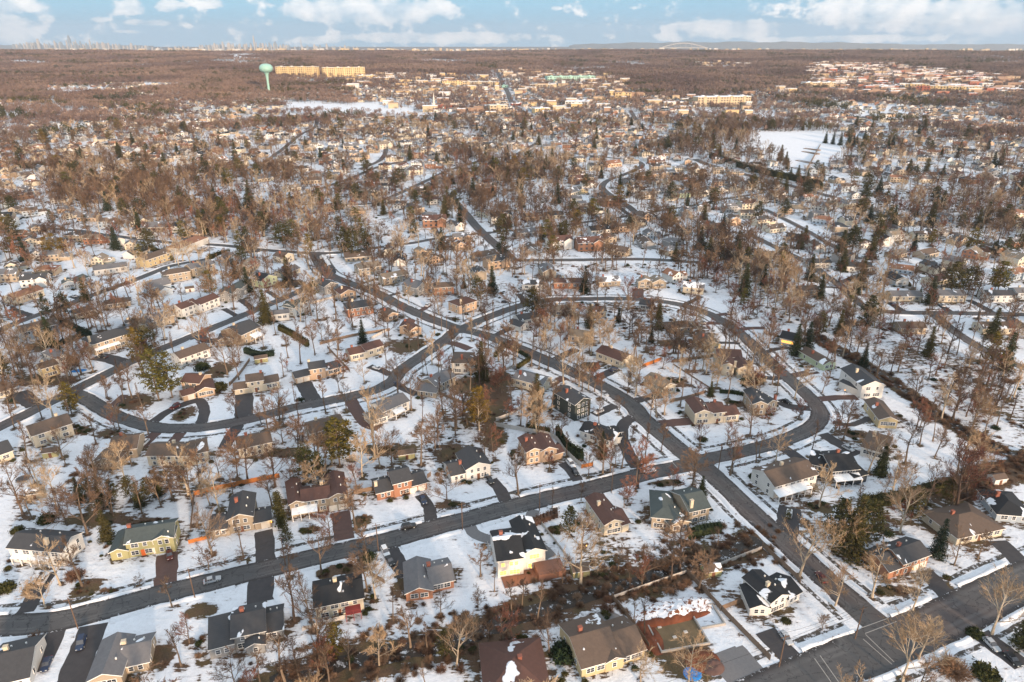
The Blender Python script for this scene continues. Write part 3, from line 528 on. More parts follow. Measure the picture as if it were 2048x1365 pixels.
def deck(x0, y0, x1, y1, h, m_):                 # railed deck hanging on a house, block frame coordinates
    def f(root, info):
        fr = info[0][0]; mb = MB(); mb.box(x0, y0, h-.25, x1, y1, h)
        for x in np.linspace(x0+.1, x1-.1, max(2, int((x1-x0)/2)+1)): mb.box(x-.07, y0, 0, x+.07, y0+.14, h+1)
        mb.box(x0, y0-.02, h+.95, x1, y0+.08, h+1.05); mb.box(x0, y0-.01, h+.5, x1, y0+.05, h+.56)
        o = link('deck', mb.mesh('deck', [m_]), root); o.matrix_local = fr
    return f
def porch(bi, x0, x1, dep, h, post='win', roof=True):
    def f(root, info):
        fr, L, d, hh, t, ab, pp = info[bi]; mb = MB(); v = lambda *q: Vector(q)
        slab(mb, v(x0, -dep, h), v(x1, -dep, h), v(x1, -.02, h+dep*.3), v(x0, -.02, h+dep*.3), .16)
        o = link('porch_roof', mb.mesh('porch_roof', ['roof', 'trim']), root); o.matrix_local = fr; o.color = root.children[1].color if len(root.children) > 1 else (.1, .1, .1, 1); o['snow'] = .25
        for x in np.linspace(x0+.2, x1-.2, max(2, int((x1-x0)/2.6)+1)):
            pm = MB(); pm.box(-.1, -.1, 0, .1, .1, h); c = link('porch_column', pm.mesh('porch_column', [post]), root); c.matrix_local = fr @ Matrix.Translation((x, -dep+.2, 0))
    return f
H('white colonial house with central chimney and a bare sycamore before its door', 'W', 'c', [(26, 1124, 132, 1133, 8.5, 5.3, 'x', 'o')], .02, [(0, .68, .2)], extra=porch(0, 1, 13, 1.5, 2.5))
H('long olive house with orange front door and two garage doors', 'O', 's', [(258, 1116, 352, 1101, 8.5, 5.3, 'x', 'Ogg'), (224, 1122, 259, 1117, 9.5, 3.0, 'y'), (312, 1109, 352, 1103, 5, 5.2, 'y')], .05, [(0, .03, .6)])
H('tan split level with grey front gable and snowy garage roof', 'T', 'c', [(461, 1068, 510, 1060, 12, 5.4, 'y', 'o'), (424, 1077, 461, 1071, 8, 2.9, 'x'), (511, 1061, 544, 1054, 7, 2.7, 'x', 'g')], .0, [])
H('tan house with two gabled wings under a long maroon roof', 'T', 'm', [(608, 1030, 662, 1021, 8, 5.2, 'x', 'o'), (583, 1036, 610, 1030, 13, 5.2, 'y'), (661, 1024, 697, 1017, 13, 5.4, 'y', 'gg')], .0, [(0, .75, .7)], extra=porch(0, -3.5, 4.5, 3, 2.6))
H('brown brick house with charcoal roof and white garage doors', 'B', 'c', [(789, 996, 825, 987, 9, 5.6, 'x', 'o'), (755, 1002, 789, 994, 8.5, 3.0, 'x'), (826, 987, 854, 979, 8, 2.9, 'x', 'gg')], .04, [(1, .05, .3)])
H('white split level with broad gable and red chimney', 'W', 'c', [(933, 963, 981, 952, 11, 4.8, 'y', 'o'), (903, 967, 933, 960, 9, 3.0, 'x')], .0, [(1, .8, .4)])
H('peach split level with twin gables and brick lower storey', 'P', 'm', [(1053, 930, 1083, 925, 10, 5.4, 'y'), (1082, 926, 1113, 921, 10, 5.0, 'y', 'o'), (1112, 921, 1126, 917, 6, 2.8, 'x')], .0, [])
H('cottage with black roof half hidden by the brown conifer', 'W', 'k', [(1160, 876, 1224, 898, 8, 3.4, 'x', 'o'), (1196, 893, 1241, 887, 8, 3.0, 'x')], .10, [(0, .3, .5)])
H('three storey dark green house with white trim', 'K', 'c', [(1149, 843, 1180, 831, 14, 7.6, 'y')], .0, [], extra=None)
H('cream house with maroon roofs on the broad snowy corner lawn', 'C', 'm', [(1419, 848, 1448, 845, 8.5, 5.0, 'x', 'o'), (1388, 850, 1420, 848, 11, 5.2, 'y'), (1447, 846, 1476, 843, 8, 3.2, 'x')], .0, [(0, .6, .6)])
H('cream house with tall twin chimneys inside the fenced snowy yard', 'C', 'm', [(1442, 752, 1466, 754, 11, 5.6, 'y'), (1474, 757, 1500, 757, 11, 5.0, 'y'), (1432, 736, 1480, 738, 9, 5.8, 'x')], .04, [(0, 1.05, .02)])
H('small cream garage house behind the sycamore on the diagonal street', 'C', 't', [(1323, 794, 1350, 786, 12, 4.0, 'y')], .0, [])
H('long cream ranch with dark red roof above the diagonal street', 'C', 'm', [(1192, 718, 1243, 738, 9, 3.8, 'x')], .0, [])
H('large tan house with slate green hipped roofs by the crossing', 'T', 's', [(1302, 1056, 1345, 1060, 14, 4.5, 'h'), (1339, 1069, 1377, 1061, 9, 3.4, 'y'), (1376, 1050, 1416, 1041, 11, 5.0, 'x')], .06, [(2, .15, .1)])
H('small cream house with maroon gable behind the lit sycamore', 'C', 'm', [(1208, 1072, 1243, 1064, 14, 4.3, 'y'), (1243, 1066, 1257, 1061, 9, 3.0, 'x')], .0, [])
def patio(root, info):
    fr = info[1][0]; mb = MB(); mb.box(-7, -5.5, 0, 7, -.02, .18); mb.box(3, -5.5, .18, 11, -.05, 2.4); mb.box(3, -5.55, 3.2, 11, -5.45, 3.3)
    for x in np.linspace(3.1, 10.9, 9): mb.box(x-.05, -5.55, 2.4, x+.05, -5.45, 3.2)
    o = link('patio', mb.mesh('patio', ['deck']), root); o.matrix_local = fr
    for bi, x, z, k in ((0, 1.5, 1.5, 'd'), (0, 4.9, 1.5, 't'), (0, 1.5, 4.4, 's'), (0, 3.9, 4.5, 's'), (0, 5.4, 4.5, 's'), (1, info[1][1]*.5, 4.6, 't'), (1, info[1][1]*.28, 1.6, 's')):
        w_ = link('window', WM[k][0], root); w_.matrix_local = info[bi][0] @ Matrix.Translation((x, -.004, z)); link('pane', WM[k][3], w_)
H('modern white house with black roof and glowing yellow windows', 'W', 'k', [(996, 1156, 1047, 1149, 13, 6.2, 'x'), (1047, 1142, 1090, 1134, 15, 6.2, 'y')], .17, [], nowin=True, extra=patio)
H('low brown brick house with wide grey roofs', 'B', 'g', [(813, 1204, 866, 1197, 12, 3.0, 'y'), (864, 1186, 908, 1176, 9, 2.9, 'x')], .0, [(1, .05, .6)])
H('long cream house with black roof and red deck', 'C', 'k', [(634, 1241, 729, 1221, 9.5, 4.6, 'x', 'o')], .0, [(0, .45, .62)], extra=deck(7.5, -3, 11.5, -.02, 2.6, 'deckred'))
H('rambling dark grey house with black roof panels', 'G', 'c', [(470, 1302, 534, 1288, 10, 4.6, 'x'), (422, 1320, 472, 1307, 9, 3.2, 's'), (532, 1284, 568, 1276, 8.5, 3.0, 'x'), (495, 1314, 531, 1306, 4, 2.9, 'y')], .10, [])
H('grey gabled house with cream back wall at the bottom of the snowy lot', 'T', 'g', [(183, 1384, 248, 1372, 12, 3.6, 'y'), (247, 1352, 301, 1340, 9, 2.8, 'x')], .0, [(1, .02, .6)])
H('dark roofed white garage in the bottom corner', 'W', 'c', [(-20, 1392, 64, 1372, 13, 3.0, 'x')], .0, [])
H('house with wide dark red hipped roof edged in snow', 'C', 'm', [(972, 1412, 1098, 1398, 15, 3.2, 'h')], .12, [(0, .6, .5)])
H('yellow house with rambling brown roof beside the round patio', 'Y', 'b', [(1163, 1358, 1238, 1336, 14, 3.6, 'x'), (1236, 1334, 1288, 1316, 11, 3.0, 'x'), (1210, 1346, 1246, 1336, 6, 3.3, 'y')], .07, [])
H('white house with black gable roof on the big snowy corner lot', 'W', 'k', [(1537, 1230, 1572, 1214, 10, 4.4, 'y'), (1572, 1215, 1598, 1200, 8, 2.9, 'x'), (1498, 1232, 1536, 1232, 8, 2.7, 'y')], .05, [(0, .4, .4)])
H('orange brick house with charcoal roof behind two sycamores', 'R', 'c', [(1800, 1152, 1852, 1133, 8, 4.4, 'x', 'gg'), (1774, 1160, 1801, 1150, 9, 3.0, 'x', 'o')], .05, [])
H('stone faced ranch with olive brown hipped roof', 'C', 'b', [(1910, 1092, 2002, 1072, 13, 3.2, 'h', 'o')], .0, [])
H('dark roofed ranch at the frame edge above the brown hip roof', 'L', 'k', [(1990, 1042, 2060, 1048, 13, 3.0, 'h')], .06, [])
H('white house with brown roof and snowy porch behind the diagonal street', 'W', 'b', [(1545, 998, 1630, 973, 11, 5.0, 'x', 'o')], .02, [(0, .45, .6)], extra=porch(0, -.5, 14, 3.2, 2.6))
H('navy house with white trim and stacked snowy lean-tos', 'N', 'k', [(1660, 968, 1712, 963, 12, 5.2, 'x', 'o'), (1614, 950, 1662, 962, 10, 4.8, 'x'), (1704, 972, 1732, 964, 6, 3.0, 's')], .10, [(0, .6, .6)], extra=porch(0, 0, 10, 3, 2.7))
H('white garage house with brown hip roof among bare trunks', 'W', 'b', [(1719, 911, 1764, 925, 14, 4.0, 'h')], .0, [])
H('pale yellow gable house with reddish brown roof near the creek', 'Y', 'b', [(1755, 856, 1792, 858, 16, 3.8, 'y')], .02, [])
H('big white house with slate roof, dormers and orange porch', 'W', 'c', [(1719, 798, 1763, 796, 17, 6.2, 'y'), (1676, 776, 1718, 795, 2.6, 3.0, 's')], .08, [])
H('brown roofed cabin with pale lime gable end at the curve', 'M', 'b', [(1645, 742, 1669, 738, 17, 3.2, 'y')], .10, [])
H('tan stone house with pointed slate roof and brick chimney', 'T', 'c', [(1503, 831, 1530, 831, 12, 5.4, 'y'), (1528, 829, 1552, 822, 10, 4.4, 'y')], .02, [(1, .9, .1)])
H('cream ranch with grey roof and patio awning before the gold fir', 'C', 'g', [(1026, 772, 1084, 788, 9, 4.0, 'x')], .04, [(0, .15, .3)])
H('tall white house with brown grey hip roof on the corner island', 'W', 'b', [(904, 747, 943, 748, 12, 5.6, 'h'), (943, 748, 972, 738, 9, 3.6, 'y')], .0, [(0, .5, .2)])
H('tan house with two grey roofs by the corner island', 'T', 'g', [(872, 790, 911, 770, 8.5, 4.4, 'x'), (835, 792, 872, 797, 8, 2.7, 'x')], .05, [(0, .2, .6)])
H('white house with curved grey roof and snowy back porch', 'W', 'g', [(768, 842, 819, 820, 9, 4.2, 'x'), (744, 854, 776, 843, 7, 2.7, 'x')], .0, [], extra=porch(0, 4, 9, 3, 2.4))
H('brown roofed house behind the great golden pine', 'T', 'b', [(624, 887, 690, 868, 9, 4.4, 'x')], .0, [])
H('cream house with brown roof at the bend by the reddish trees', 'C', 'b', [(480, 918, 546, 903, 9, 4.2, 'x')], .0, [])
H('long pale house with brown roof and blue grey gable', 'C', 'b', [(298, 932, 385, 932, 9, 4.4, 'x'), (385, 931, 419, 924, 10, 4.6, 'x')], .0, [(0, .5, .6)])
H('tan house with glazed sunroom gable in the trees', 'T', 'b', [(224, 921, 277, 915, 11, 4.0, 'x'), (190, 939, 237, 938, 8, 3.0, 'y')], .0, [])
H('two storey cream house with brown roof left of the pine copse', 'C', 'b', [(72, 896, 150, 870, 10, 5.2, 'x')], .0, [(0, .75, .6)])
H('cream house with slate roof at the edge by the trampoline', 'C', 'c', [(-18, 934, 30, 917, 10, 3.4, 'x')], .0, [])
H('low cream house with grey roof at the far edge of the west crossing', 'C', 'b', [(-12, 802, 28, 788, 9, 3.0, 'x')], .0, [])
H('peach house with brown roofs inside the circular drive', 'P', 'm', [(366, 783, 402, 786, 9, 4.6, 'x'), (396, 797, 431, 790, 10, 3.0, 'y'), (368, 804, 392, 797, 6, 2.6, 'x', 'g')], .03, [(0, .8, .5)])
H('cream colonial with brown roof and snow heaped garage', 'C', 'b', [(497, 787, 530, 782, 8, 5.4, 'x', 'o'), (530, 782, 560, 776, 7.5, 3.4, 'x'), (470, 791, 497, 787, 7, 2.6, 'x')], .0, [(0, .9, .5)])
H('peach colonial with dark slate roof and white double garage', 'P', 'c', [(622, 761, 653, 756, 8, 5.4, 'x', 'o'), (653, 754, 683, 746, 7.5, 3.2, 'x'), (593, 768, 622, 761, 7, 2.7, 'x', 'gg')], .03, [(0, .05, .6)])
H('unfinished white house with green and orange sheathing', 'W', 'g', [(121, 746, 144, 738, 13, 7.2, 'y')], .0, [])
H('orange sheathed wing of the unfinished house', 'Y', 'b', [(89, 758, 121, 748, 7, 5.0, 'x')], .0, [])
H('large tan house with solar panels on a dark hipped roof', 'T', 'c', [(191, 711, 272, 685, 12, 6.0, 'h', 'o')], .02, [(0, .02, .3)], extra=porch(0, 0, 12, 2.2, 2.7))
H('long pale green house with brown roof left of the dark hedge', 'L', 'b', [(48, 684, 121, 665, 10, 5.0, 'x')], .0, [(0, .5, .6)])
H('tan split house with blue solar roof by the teal pool shed', 'T', 'g', [(288, 665, 350, 645, 9, 4.4, 'x')], .05, [])
H('long white house with reddish roof uphill of the blue pool shed', 'W', 'm', [(367, 637, 400, 624, 9, 5.4, 'x'), (400, 628, 441, 611, 8.5, 5.0, 'x')], .02, [(0, .3, .6)])
H('white ranch with brown roof left of the clipped round shrubs', 'W', 'b', [(364, 734, 422, 713, 9, 4.2, 'x')], .0, [])
H('teal pool shed with flat snowy roof', 'L', 'c', [(254, 655, 276, 650, 4, 2.4, 'x')], .0, [], nowin=True)
H('cream bungalow with blue roof tarp beside the yellow pine', 'C', 'c', [(154, 639, 194, 629, 8, 3.4, 'h')], .05, [])
H('low brown house deep among bare trees by the upper lane', 'T', 'b', [(211, 619, 262, 612, 8, 3.0, 'h')], .0, [])
H('long cream house with rust roof near the western edge', 'C', 'r', [(31, 611, 90, 591, 9, 4.0, 'x')], .0, [(0, .8, .6)])
H('blue grey cottage with brick porch beyond the snowy lawn', 'L', 's', [(128, 581, 154, 577, 8, 4.0, 'y'), (154, 578, 180, 567, 8, 4.2, 'x')], .02, [])
H('brown house beside the dark cul de sac', 'T', 'b', [(330, 568, 383, 559, 10, 5.8, 'h')], .0, [])
H('tan two storey house uphill of the cul de sac', 'T', 'g', [(386, 555, 431, 544, 10, 5.6, 'x')], .0, [])
H('white cottage below the cul de sac', 'W', 'g', [(190, 552, 256, 543, 9, 3.6, 'x')], .02, [])
H('bright yellow house with red porch', 'Y', 'b', [(296, 536, 345, 519, 10, 5.4, 'x', 'o')], .0, [])
H('white villa with orange hip roof', 'W', 'r', [(362, 510, 418, 487, 12, 5.0, 'h')], .04, [])
H('white gabled house right of the golden copse', 'W', 'g', [(228, 494, 252, 490, 9, 4.4, 'y')], .0, [])
H('grey sided house with slate roof and white front', 'G', 's', [(467, 605, 499, 583, 8, 5.2, 'x', 'gg'), (442, 600, 467, 604, 8, 5.2, 'x')], .0, [])
H('pale lime cottage with steep black roof', 'M', 'k', [(524, 577, 556, 567, 10, 4.6, 'y')], .04, [])
H('cream bungalow with long grey roof and clipped orange shrubs', 'C', 'g', [(570, 557, 601, 545, 9, 3.0, 'x')], .0, [])
H('small cream gable house at the head of the diagonal street', 'C', 'b', [(567, 528, 589, 521, 10, 4.4, 'y')], .0, [])
H('blue grey house with snowy back yard and pale sycamore', 'L', 's', [(590, 633, 622, 618, 8, 5.2, 'x'), (568, 630, 591, 634, 8, 5.2, 'x')], .0, [])
H('white cottage with round annexe roof below the blue grey house', 'W', 'g', [(531, 645, 560, 640, 8, 3.6, 'h'), (552, 643, 579, 640, 6, 4.0, 'x')], .05, [])
H('big dark taupe house with pergola and pool', 'T', 'c', [(486, 692, 523, 674, 14, 5.8, 'x'), (438, 693, 468, 690, 9, 3.2, 'y')], .0, [], extra=porch(0, 5, 11, 4, 2.7))
H('grey gabled house hugging the diagonal street', 'G', 'c', [(650, 590, 678, 583, 11, 5.0, 'y')], .03, [])
H('peach gable house between the grey one and the dark hip roof', 'P', 'm', [(683, 603, 713, 597, 9, 4.4, 'y')], .0, [])
H('brown brick house with dark pyramid roof', 'B', 'c', [(697, 635, 748, 627, 11, 5.0, 'h')], .0, [])
H('low peach house with brown roof by the trampoline yard', 'P', 'b', [(774, 644, 797, 638, 10, 3.2, 'y')], .0, [])
H('peach split level with maroon gables above the bare brown lawn', 'P', 'm', [(800, 668, 822, 669, 9, 4.0, 'y'), (821, 676, 843, 670, 9, 4.0, 'y')], .0, [])
H('cream and maroon ranch with grey annexe by the bend', 'C', 'm', [(702, 724, 734, 717, 8, 3.6, 'x'), (733, 717, 768, 706, 8, 4.0, 'x')], .0, [])
H('tan gabled house with stone front at the top lawn', 'T', 't', [(720, 553, 763, 546, 11, 4.8, 'x', 'gg')], .08, [])
H('tan house with snow heaped steep roof', 'T', 't', [(768, 571, 816, 562, 9, 4.4, 'x')], .2, [])
H('grey green gable house beside the glowing porch', 'G', 'g', [(834, 593, 861, 582, 12, 5.0, 'y')], .02, [])
H('tall brown house behind the twin sycamores', 'B', 'b', [(868, 592, 908, 589, 9, 5.2, 'h')], .0, [])
H('tan brick corner house with maroon hip roof', 'P', 'm', [(919, 629, 954, 618, 10, 5.2, 'h')], .0, [(0, .15, .1)])
H('white bungalow above the parked cars on the loop road', 'W', 'c', [(1044, 580, 1086, 580, 8, 3.4, 'x')], .08, [])
H('red brick house screened by reddish trees', 'B', 'm', [(1108, 578, 1168, 578, 8, 4.0, 'x')], .10, [])
H('tan ranch with snow covered roof on the loop road', 'T', 'g', [(1198, 575, 1240, 572, 9, 3.4, 'x')], .3, [])
H('tan house with twin gables on the loop road', 'T', 't', [(1276, 577, 1304, 577, 9, 4.2, 'y'), (1304, 578, 1332, 577, 9, 4.0, 'y')], .14, [])
H('cream house with white snow roof at the loop crest', 'C', 'g', [(1365, 586, 1406, 590, 9, 4.0, 'x')], .3, [])
H('white corner house with snowy garage above the diagonal street', 'W', 'c', [(1040, 655, 1078, 647, 8, 3.8, 'x'), (1017, 656, 1040, 664, 7, 2.7, 'x', 'gg')], .04, [])
H('low peach house with tan roof amid reddish maples', 'P', 't', [(1136, 683, 1180, 689, 9, 3.4, 'x')], .0, [])
H('bright yellow gable ended house inside the loop', 'Y', 'b', [(1411, 705, 1440, 702, 14, 3.6, 'y')], .05, [])
H('dark roofed house with lit front at the loop', 'W', 'k', [(1558, 688, 1590, 695, 10, 3.4, 'x')], .0, [], lit=.5)
H('white sunroom house with grey roof inside the loop', 'W', 'c', [(1278, 619, 1304, 622, 8, 3.0, 'x')], .02, [])
H('low brown house in the thicket inside the loop', 'T', 'b', [(1340, 668, 1386, 664, 9, 3.2, 'h')], .0, [])
H('tan house behind reddish trees inside the loop', 'T', 't', [(1108, 634, 1146, 630, 8, 3.4, 'x')], .0, [])
H('cream bungalow beside the dark spruce inside the loop', 'C', 'b', [(1178, 636, 1212, 634, 8, 3.4, 'x')], .03, [])
H('cream ranch with grey roof nearest the east court junction', 'C', 'g', [(1784, 603, 1842, 603, 9, 3.2, 'x')], .02, [])
H('cream split level with blue grey roof right of the tall fir', 'C', 'g', [(1876, 605, 1930, 605, 9, 4.2, 'x')], .04, [])
H('white split level with charcoal roof on the east court', 'W', 'c', [(1972, 605, 2028, 605, 9, 4.2, 'x')], .02, [])
H('pale green house at the frame edge of the east court', 'L', 'g', [(2032, 600, 2075, 600, 9, 4.2, 'x')], .02, [])
H('stepped yellow and blue house with black roofs', 'L', 'k', [(1768, 561, 1790, 573, 8, 4.2, 'x'), (1790, 574, 1816, 572, 13, 3.4, 'y')], .0, [])
H('tan house with dark roof in the thicket below the east court', 'T', 'b', [(1800, 669, 1850, 669, 9, 3.4, 'x')], .0, [])
H('cream house with snowy brown roof near the spur road', 'C', 'b', [(1963, 669, 2028, 669, 9, 3.4, 'x')], .1, [])
H('white ranch with dark roof at the top of the open snow', 'W', 'c', [(1617, 538, 1661, 537, 9, 3.8, 'x')], .02, [])
H('white ranch with charcoal roof beside its twin on the open snow', 'W', 'c', [(1692, 544, 1743, 545, 9, 3.6, 'x')], .02, [])
H('small tan cabin by the hook lane', 'T', 'b', [(1603, 592, 1636, 590, 8, 3.2, 'x')], .05, [])
for nm, x, y, wd in (('white garden shed behind the pine copse', 53, 1002, 5), ('brown garden shed with tan wall by the trampoline', 86, 918, 5), ('olive garden shed in the snowy back yard', 510, 728, 6), ('grey garden shed among felled branches', 798, 922, 6), ('white pool shed by the brushy creek', 1146, 1158, 5),
                     ('brown roofed play shed behind the grey fence', 1410, 1158, 5), ('tan gable shed under the cul de sac hedge', 372, 586, 5), ('little white shed by the east creek hedge', 1988, 972, 5)):
    p = G(x, y); q = G(x+20, y-3); d = (q-p).normalized(); L = wd
    root = link('shed', None, None, p, math.atan2(d.y, d.x)); I = Matrix.Identity(4); wm, rm = MB(), MB(); wall_block(wm, I, L, 3.4, 2.2, 'x', .6); roof_block(rm, I, L, 3.4, 2.2, 'x', .6, .2)
    a = link('wall', wm.mesh('wall', ['wall']), root); a.color = (*WC[('W', 'T', 'O', 'G')[x % 4]][0], 1); b = link('roof', rm.mesh('roof', ['roof', 'trim']), root); b.color = (*RC['c' if x % 2 else 'b'][0], 1); b['snow'] = .0
    o = link('door', DOOR, root); o.location = (L*.5, -.01, 0); HOUSES.append((p.x, p.y, 3, nm)); tag(root, nm, 'shed')
NH_NAMED = len(HOUSES)
# ------------------------------------------------------------------ middle distance houses: single small meshes from a few prototypes
def proto_house(L, d, h, ty, wing=None):
    mb = MB(); I = Matrix.Translation((-L/2, -d/2, 0)); wb, rb = MB(), MB()
    for fr, l_, d_, h_, t_ in [(I, L, d, h, ty)]+([wing] if wing else []):
        wall_block(wb, fr, l_, d_, h_, t_, .55); roof_block(rb, fr, l_, d_, h_, t_, .38 if t_ == 'h' else .55)
    mb.add(wb.v, wb.f, 0)
    for f, i in zip(rb.f, rb.m): pass
    b = len(mb.v); mb.v += rb.v; mb.f += [tuple(b+k for k in f) for f in rb.f]; mb.m += [1+i for i in rb.m]
    for s in range(1 if h < 4 else 2):
        for k in range(int(L/3.2)):
            x = -L/2+1.3+k*3.2; z = .9+s*2.7; mb.add([(x, -d/2-.04, z), (x+1.3, -d/2-.04, z), (x+1.3, -d/2-.04, z+1.3), (x, -d/2-.04, z+1.3)], [(0, 1, 2, 3)], 3)
    return mb
PR = [proto_house(15, 8.5, 5, 'x', (Matrix.Translation((1.5, -5.5, 0)), 6, 5, 4.9, 'y')), proto_house(17, 9, 3.2, 'x'), proto_house(10, 12, 4.6, 'y', (Matrix.Translation((5, -4, 0)), 6, 8, 2.8, 'x')), proto_house(14, 11, 4.8, 'h'), proto_house(13, 8, 5.2, 'x', (Matrix.Translation((6.5, -3, 0)), 7, 7, 2.9, 'x'))]
HM = {}
def wallm(c):
    k = 'wm'+c
    if k not in M: M[k] = flat('far_wall_'+WC[c][1].replace(' ', '_'), WC[c][0], amt=.08)
    return k
def roofm(c):
    k = 'rm'+c
    if k not in M:
        m, N = mat('far_roof_'+RC[c][1].replace(' ', '_')); oi = N.n('ShaderNodeObjectInfo'); o = objc(N)
        v = N.n('ShaderNodeVectorMath', {0: o, 1: N.n('ShaderNodeCombineXYZ', {0: N.m('MULTIPLY', oi.outputs['Random'], 97.0)}).outputs[0]}, operation='ADD').outputs[0]
        fin(N, N.mix(N.step(N.noise(v, .25, 3), .60, .63), RC[c][0], SNOW), .8); M[k] = m
    return k
def small_house(x, y, a, wc, rc, pi, name='house', s=1.0):
    key = (pi, wc, rc)
    if key not in HM: HM[key] = PR[pi].mesh('small_house', [wallm(wc), roofm(rc), 'trim', 'glass'])
    o = link(name, HM[key], None, (x, y, float(hgt(x, y))), a); o.scale = (s, s, s); return o
SH = []      # small houses (x, y, ang, wc, rc, proto)
for s in """289 332 464 T g|335 374 466 W k|123 150 442 C g|45 80 436 L b|20 45 503 W r|48 78 493 C b|65 85 467 T g|205 236 346 C t|325 355 320 W c|470 495 384 L g|655 683 340 W c|984 1022 448 W k|1052 1083 442 P b|1095 1124 439 C c|1140 1165 431 Y b|1176 1200 428 W k|1203 1240 414 B b|1186 1218 470 W k|1224 1254 466 P b|1261 1285 456 C b|1336 1358 448 T g|844 895 456 B m|1100 1143 500 W m|1157 1203 503 B m|907 936 502 P m|830 860 517 P t|858 878 529 P b|1138 1155 395 C g|1155 1172 391 Y b|1148 1170 370 B m|1180 1205 343 C c|1216 1240 336 P r|950 998 389 B b|1282 1305 363 B b|1305 1330 359 P b|1330 1350 402 C b|1353 1380 398 M g|1385 1405 394 C b|1408 1428 392 W c|1432 1452 388 W c|1455 1475 384 C b|1490 1515 383 W c|1460 1480 354 T g|1350 1368 345 C g|1490 1506 410 T b|700 748 399 C t|786 813 418 W c|758 783 340 C k|817 845 353 C b|827 860 391 P b|926 955 352 C b|655 680 425 P m|700 720 430 P b|1980 2005 374 W b|1745 1770 447 W g|1828 1858 482 C b|1875 1908 446 L g|2020 2052 442 C r|1795 1825 452 C b|1690 1712 420 C g|1718 1738 415 T b|1660 1685 412 T g|1760 1778 380 W b|1700 1722 398 W g|1570 1585 430 P b|1600 1620 398 T b|180 210 530 C t|250 275 500 C g|100 130 408 W g|150 172 400 C b|15 40 430 T b|60 90 520 W g|10 40 545 C b|80 120 525 T g|270 295 478 W b|1480 1510 438 C b|1520 1545 520 T b|1400 1430 460 T b|1430 1455 478 C g|1350 1375 470 T b|1290 1315 478 L g|590 615 345 W c|560 590 330 C t|440 470 340 C b|400 430 332 P r|380 405 352 T b|330 350 345 C g|250 280 355 C b|300 325 335 B t|520 545 365 C g|610 640 370 T b|575 600 385 C t|640 665 310 C c|700 725 325 T b|690 715 300 C g|1085 1110 330 C b|1120 1145 320 T b|1000 1025 345 T g|880 905 330 C b|900 925 310 C b|760 785 300 C t|800 825 295 W c|840 870 310 C g|960 990 300 W c|1030 1055 275 C t|1000 1020 285 W c|960 975 290 C b""".split('|'):
    x0, x1, y, wc, rc = s.split(); SH.append((float(x0), float(x1), float(y), wc, rc))
LM = [(n, p) for n, p in (('winding far street', ROADC['far']), ('ridge street', ROADC['ridge']), ('S-bend street', ROADC['sbend']), ('upper cross street', ROADC['upper']), ('eastern avenue', ROADC['east']), ('dead end lane', ROADC['lane']), ('flat woodland lane', ROADC['flat']), ('west street', ROADC['west']), ('middle hill lane', ROADC['mid']), ('west diagonal street', ROADC['westdiag']), ('east court', ROADC['court']), ('hill road', ROADC['hill']))]
small = []
for x0, x1, y, wc, rc in SH:
    a, b = G(x0, y), G(x1, y-random.uniform(0, 4)); d = b-a; L = d.length; pi = 0 if L > 15 else 4 if L > 12 else 2
    pi = random.choice([pi, 1, 3]) if L > 13 else pi; c = (a+b)/2; ang = math.atan2(d.y, d.x); c += Vector((-math.sin(ang), math.cos(ang), 0))*4.5
    small.append((c.x, c.y, ang, wc, rc, pi, max(.8, min(1.3, L/14))))
# fill the rest of the suburb
EXCL = [W2(p) for p in ([(1480, 270), (1660, 255), (1720, 300), (1640, 350), (1560, 350)], [(560, 200), (900, 205), (860, 235), (570, 235)], [(0, 330), (0, 250), (180, 240), (190, 180), (0, 170)])]
def free(x, y, hs, rad, rd=4):
    for hx, hy, hr in hs:
        if abs(hx-x) < hr+rad and abs(hy-y) < hr+rad and math.hypot(hx-x, hy-y) < hr+rad: return False
    return True
occ = [(h[0], h[1], h[2]) for h in HOUSES]+[(s[0], s[1], 9) for s in small]
cand = []
n = 16000; r = np.sqrt(RS.uniform(430**2, 2300**2, n)); a = RS.uniform(-.66, .66, n); cx, cy = r*np.sin(a), r*np.cos(a)
rd = np.min([seg_dist(cx, cy, ROADC[k])-ROADW[k]/2 for k in ROADC], axis=0)
ok = rd > 11
for poly, d_, b_ in WOODW: ok &= ~inpoly(cx, cy, poly)
for p in EXCL+OPEN: ok &= ~inpoly(cx, cy, p)
dens = np.where(r < 1000, .85, np.where(r < 1400, .8, .6)); ok &= RS.uniform(0, 1, n) < np.where(rd < 40, 1, dens)
grid = {}
def gfree(x, y, rad):
    gx, gy = int(x//25), int(y//25)
    for i in range(gx-1, gx+2):
        for j in range(gy-1, gy+2):
            for q in grid.get((i, j), ()):
                if math.hypot(q[0]-x, q[1]-y) < rad+q[2]: return False
    return True
for q in occ: grid.setdefault((int(q[0]//25), int(q[1]//25)), []).append(q)
for x, y in zip(cx[ok], cy[ok]):
    if gfree(x, y, 11):
        grid.setdefault((int(x//25), int(y//25)), []).append((x, y, 9))
        fa = math.atan2(y, x)-math.pi/2; fa = .35*math.sin(x*.004+1)+.3*math.sin(y*.005)+random.choice([0, 0, 0, 1.2, -1.1])+random.uniform(-.15, .15)
        small.append((x, y, fa, random.choice('WWCCTTTPGGLB'), random.choice('kccmbbbgggtr'), random.randrange(5), random.uniform(.85, 1.1)))
small.sort(key=lambda s: math.hypot(s[0], s[1]))
NIND = 300-110
ind = small[:NIND]; rest = small[NIND:]
cnt = {}; rows = []
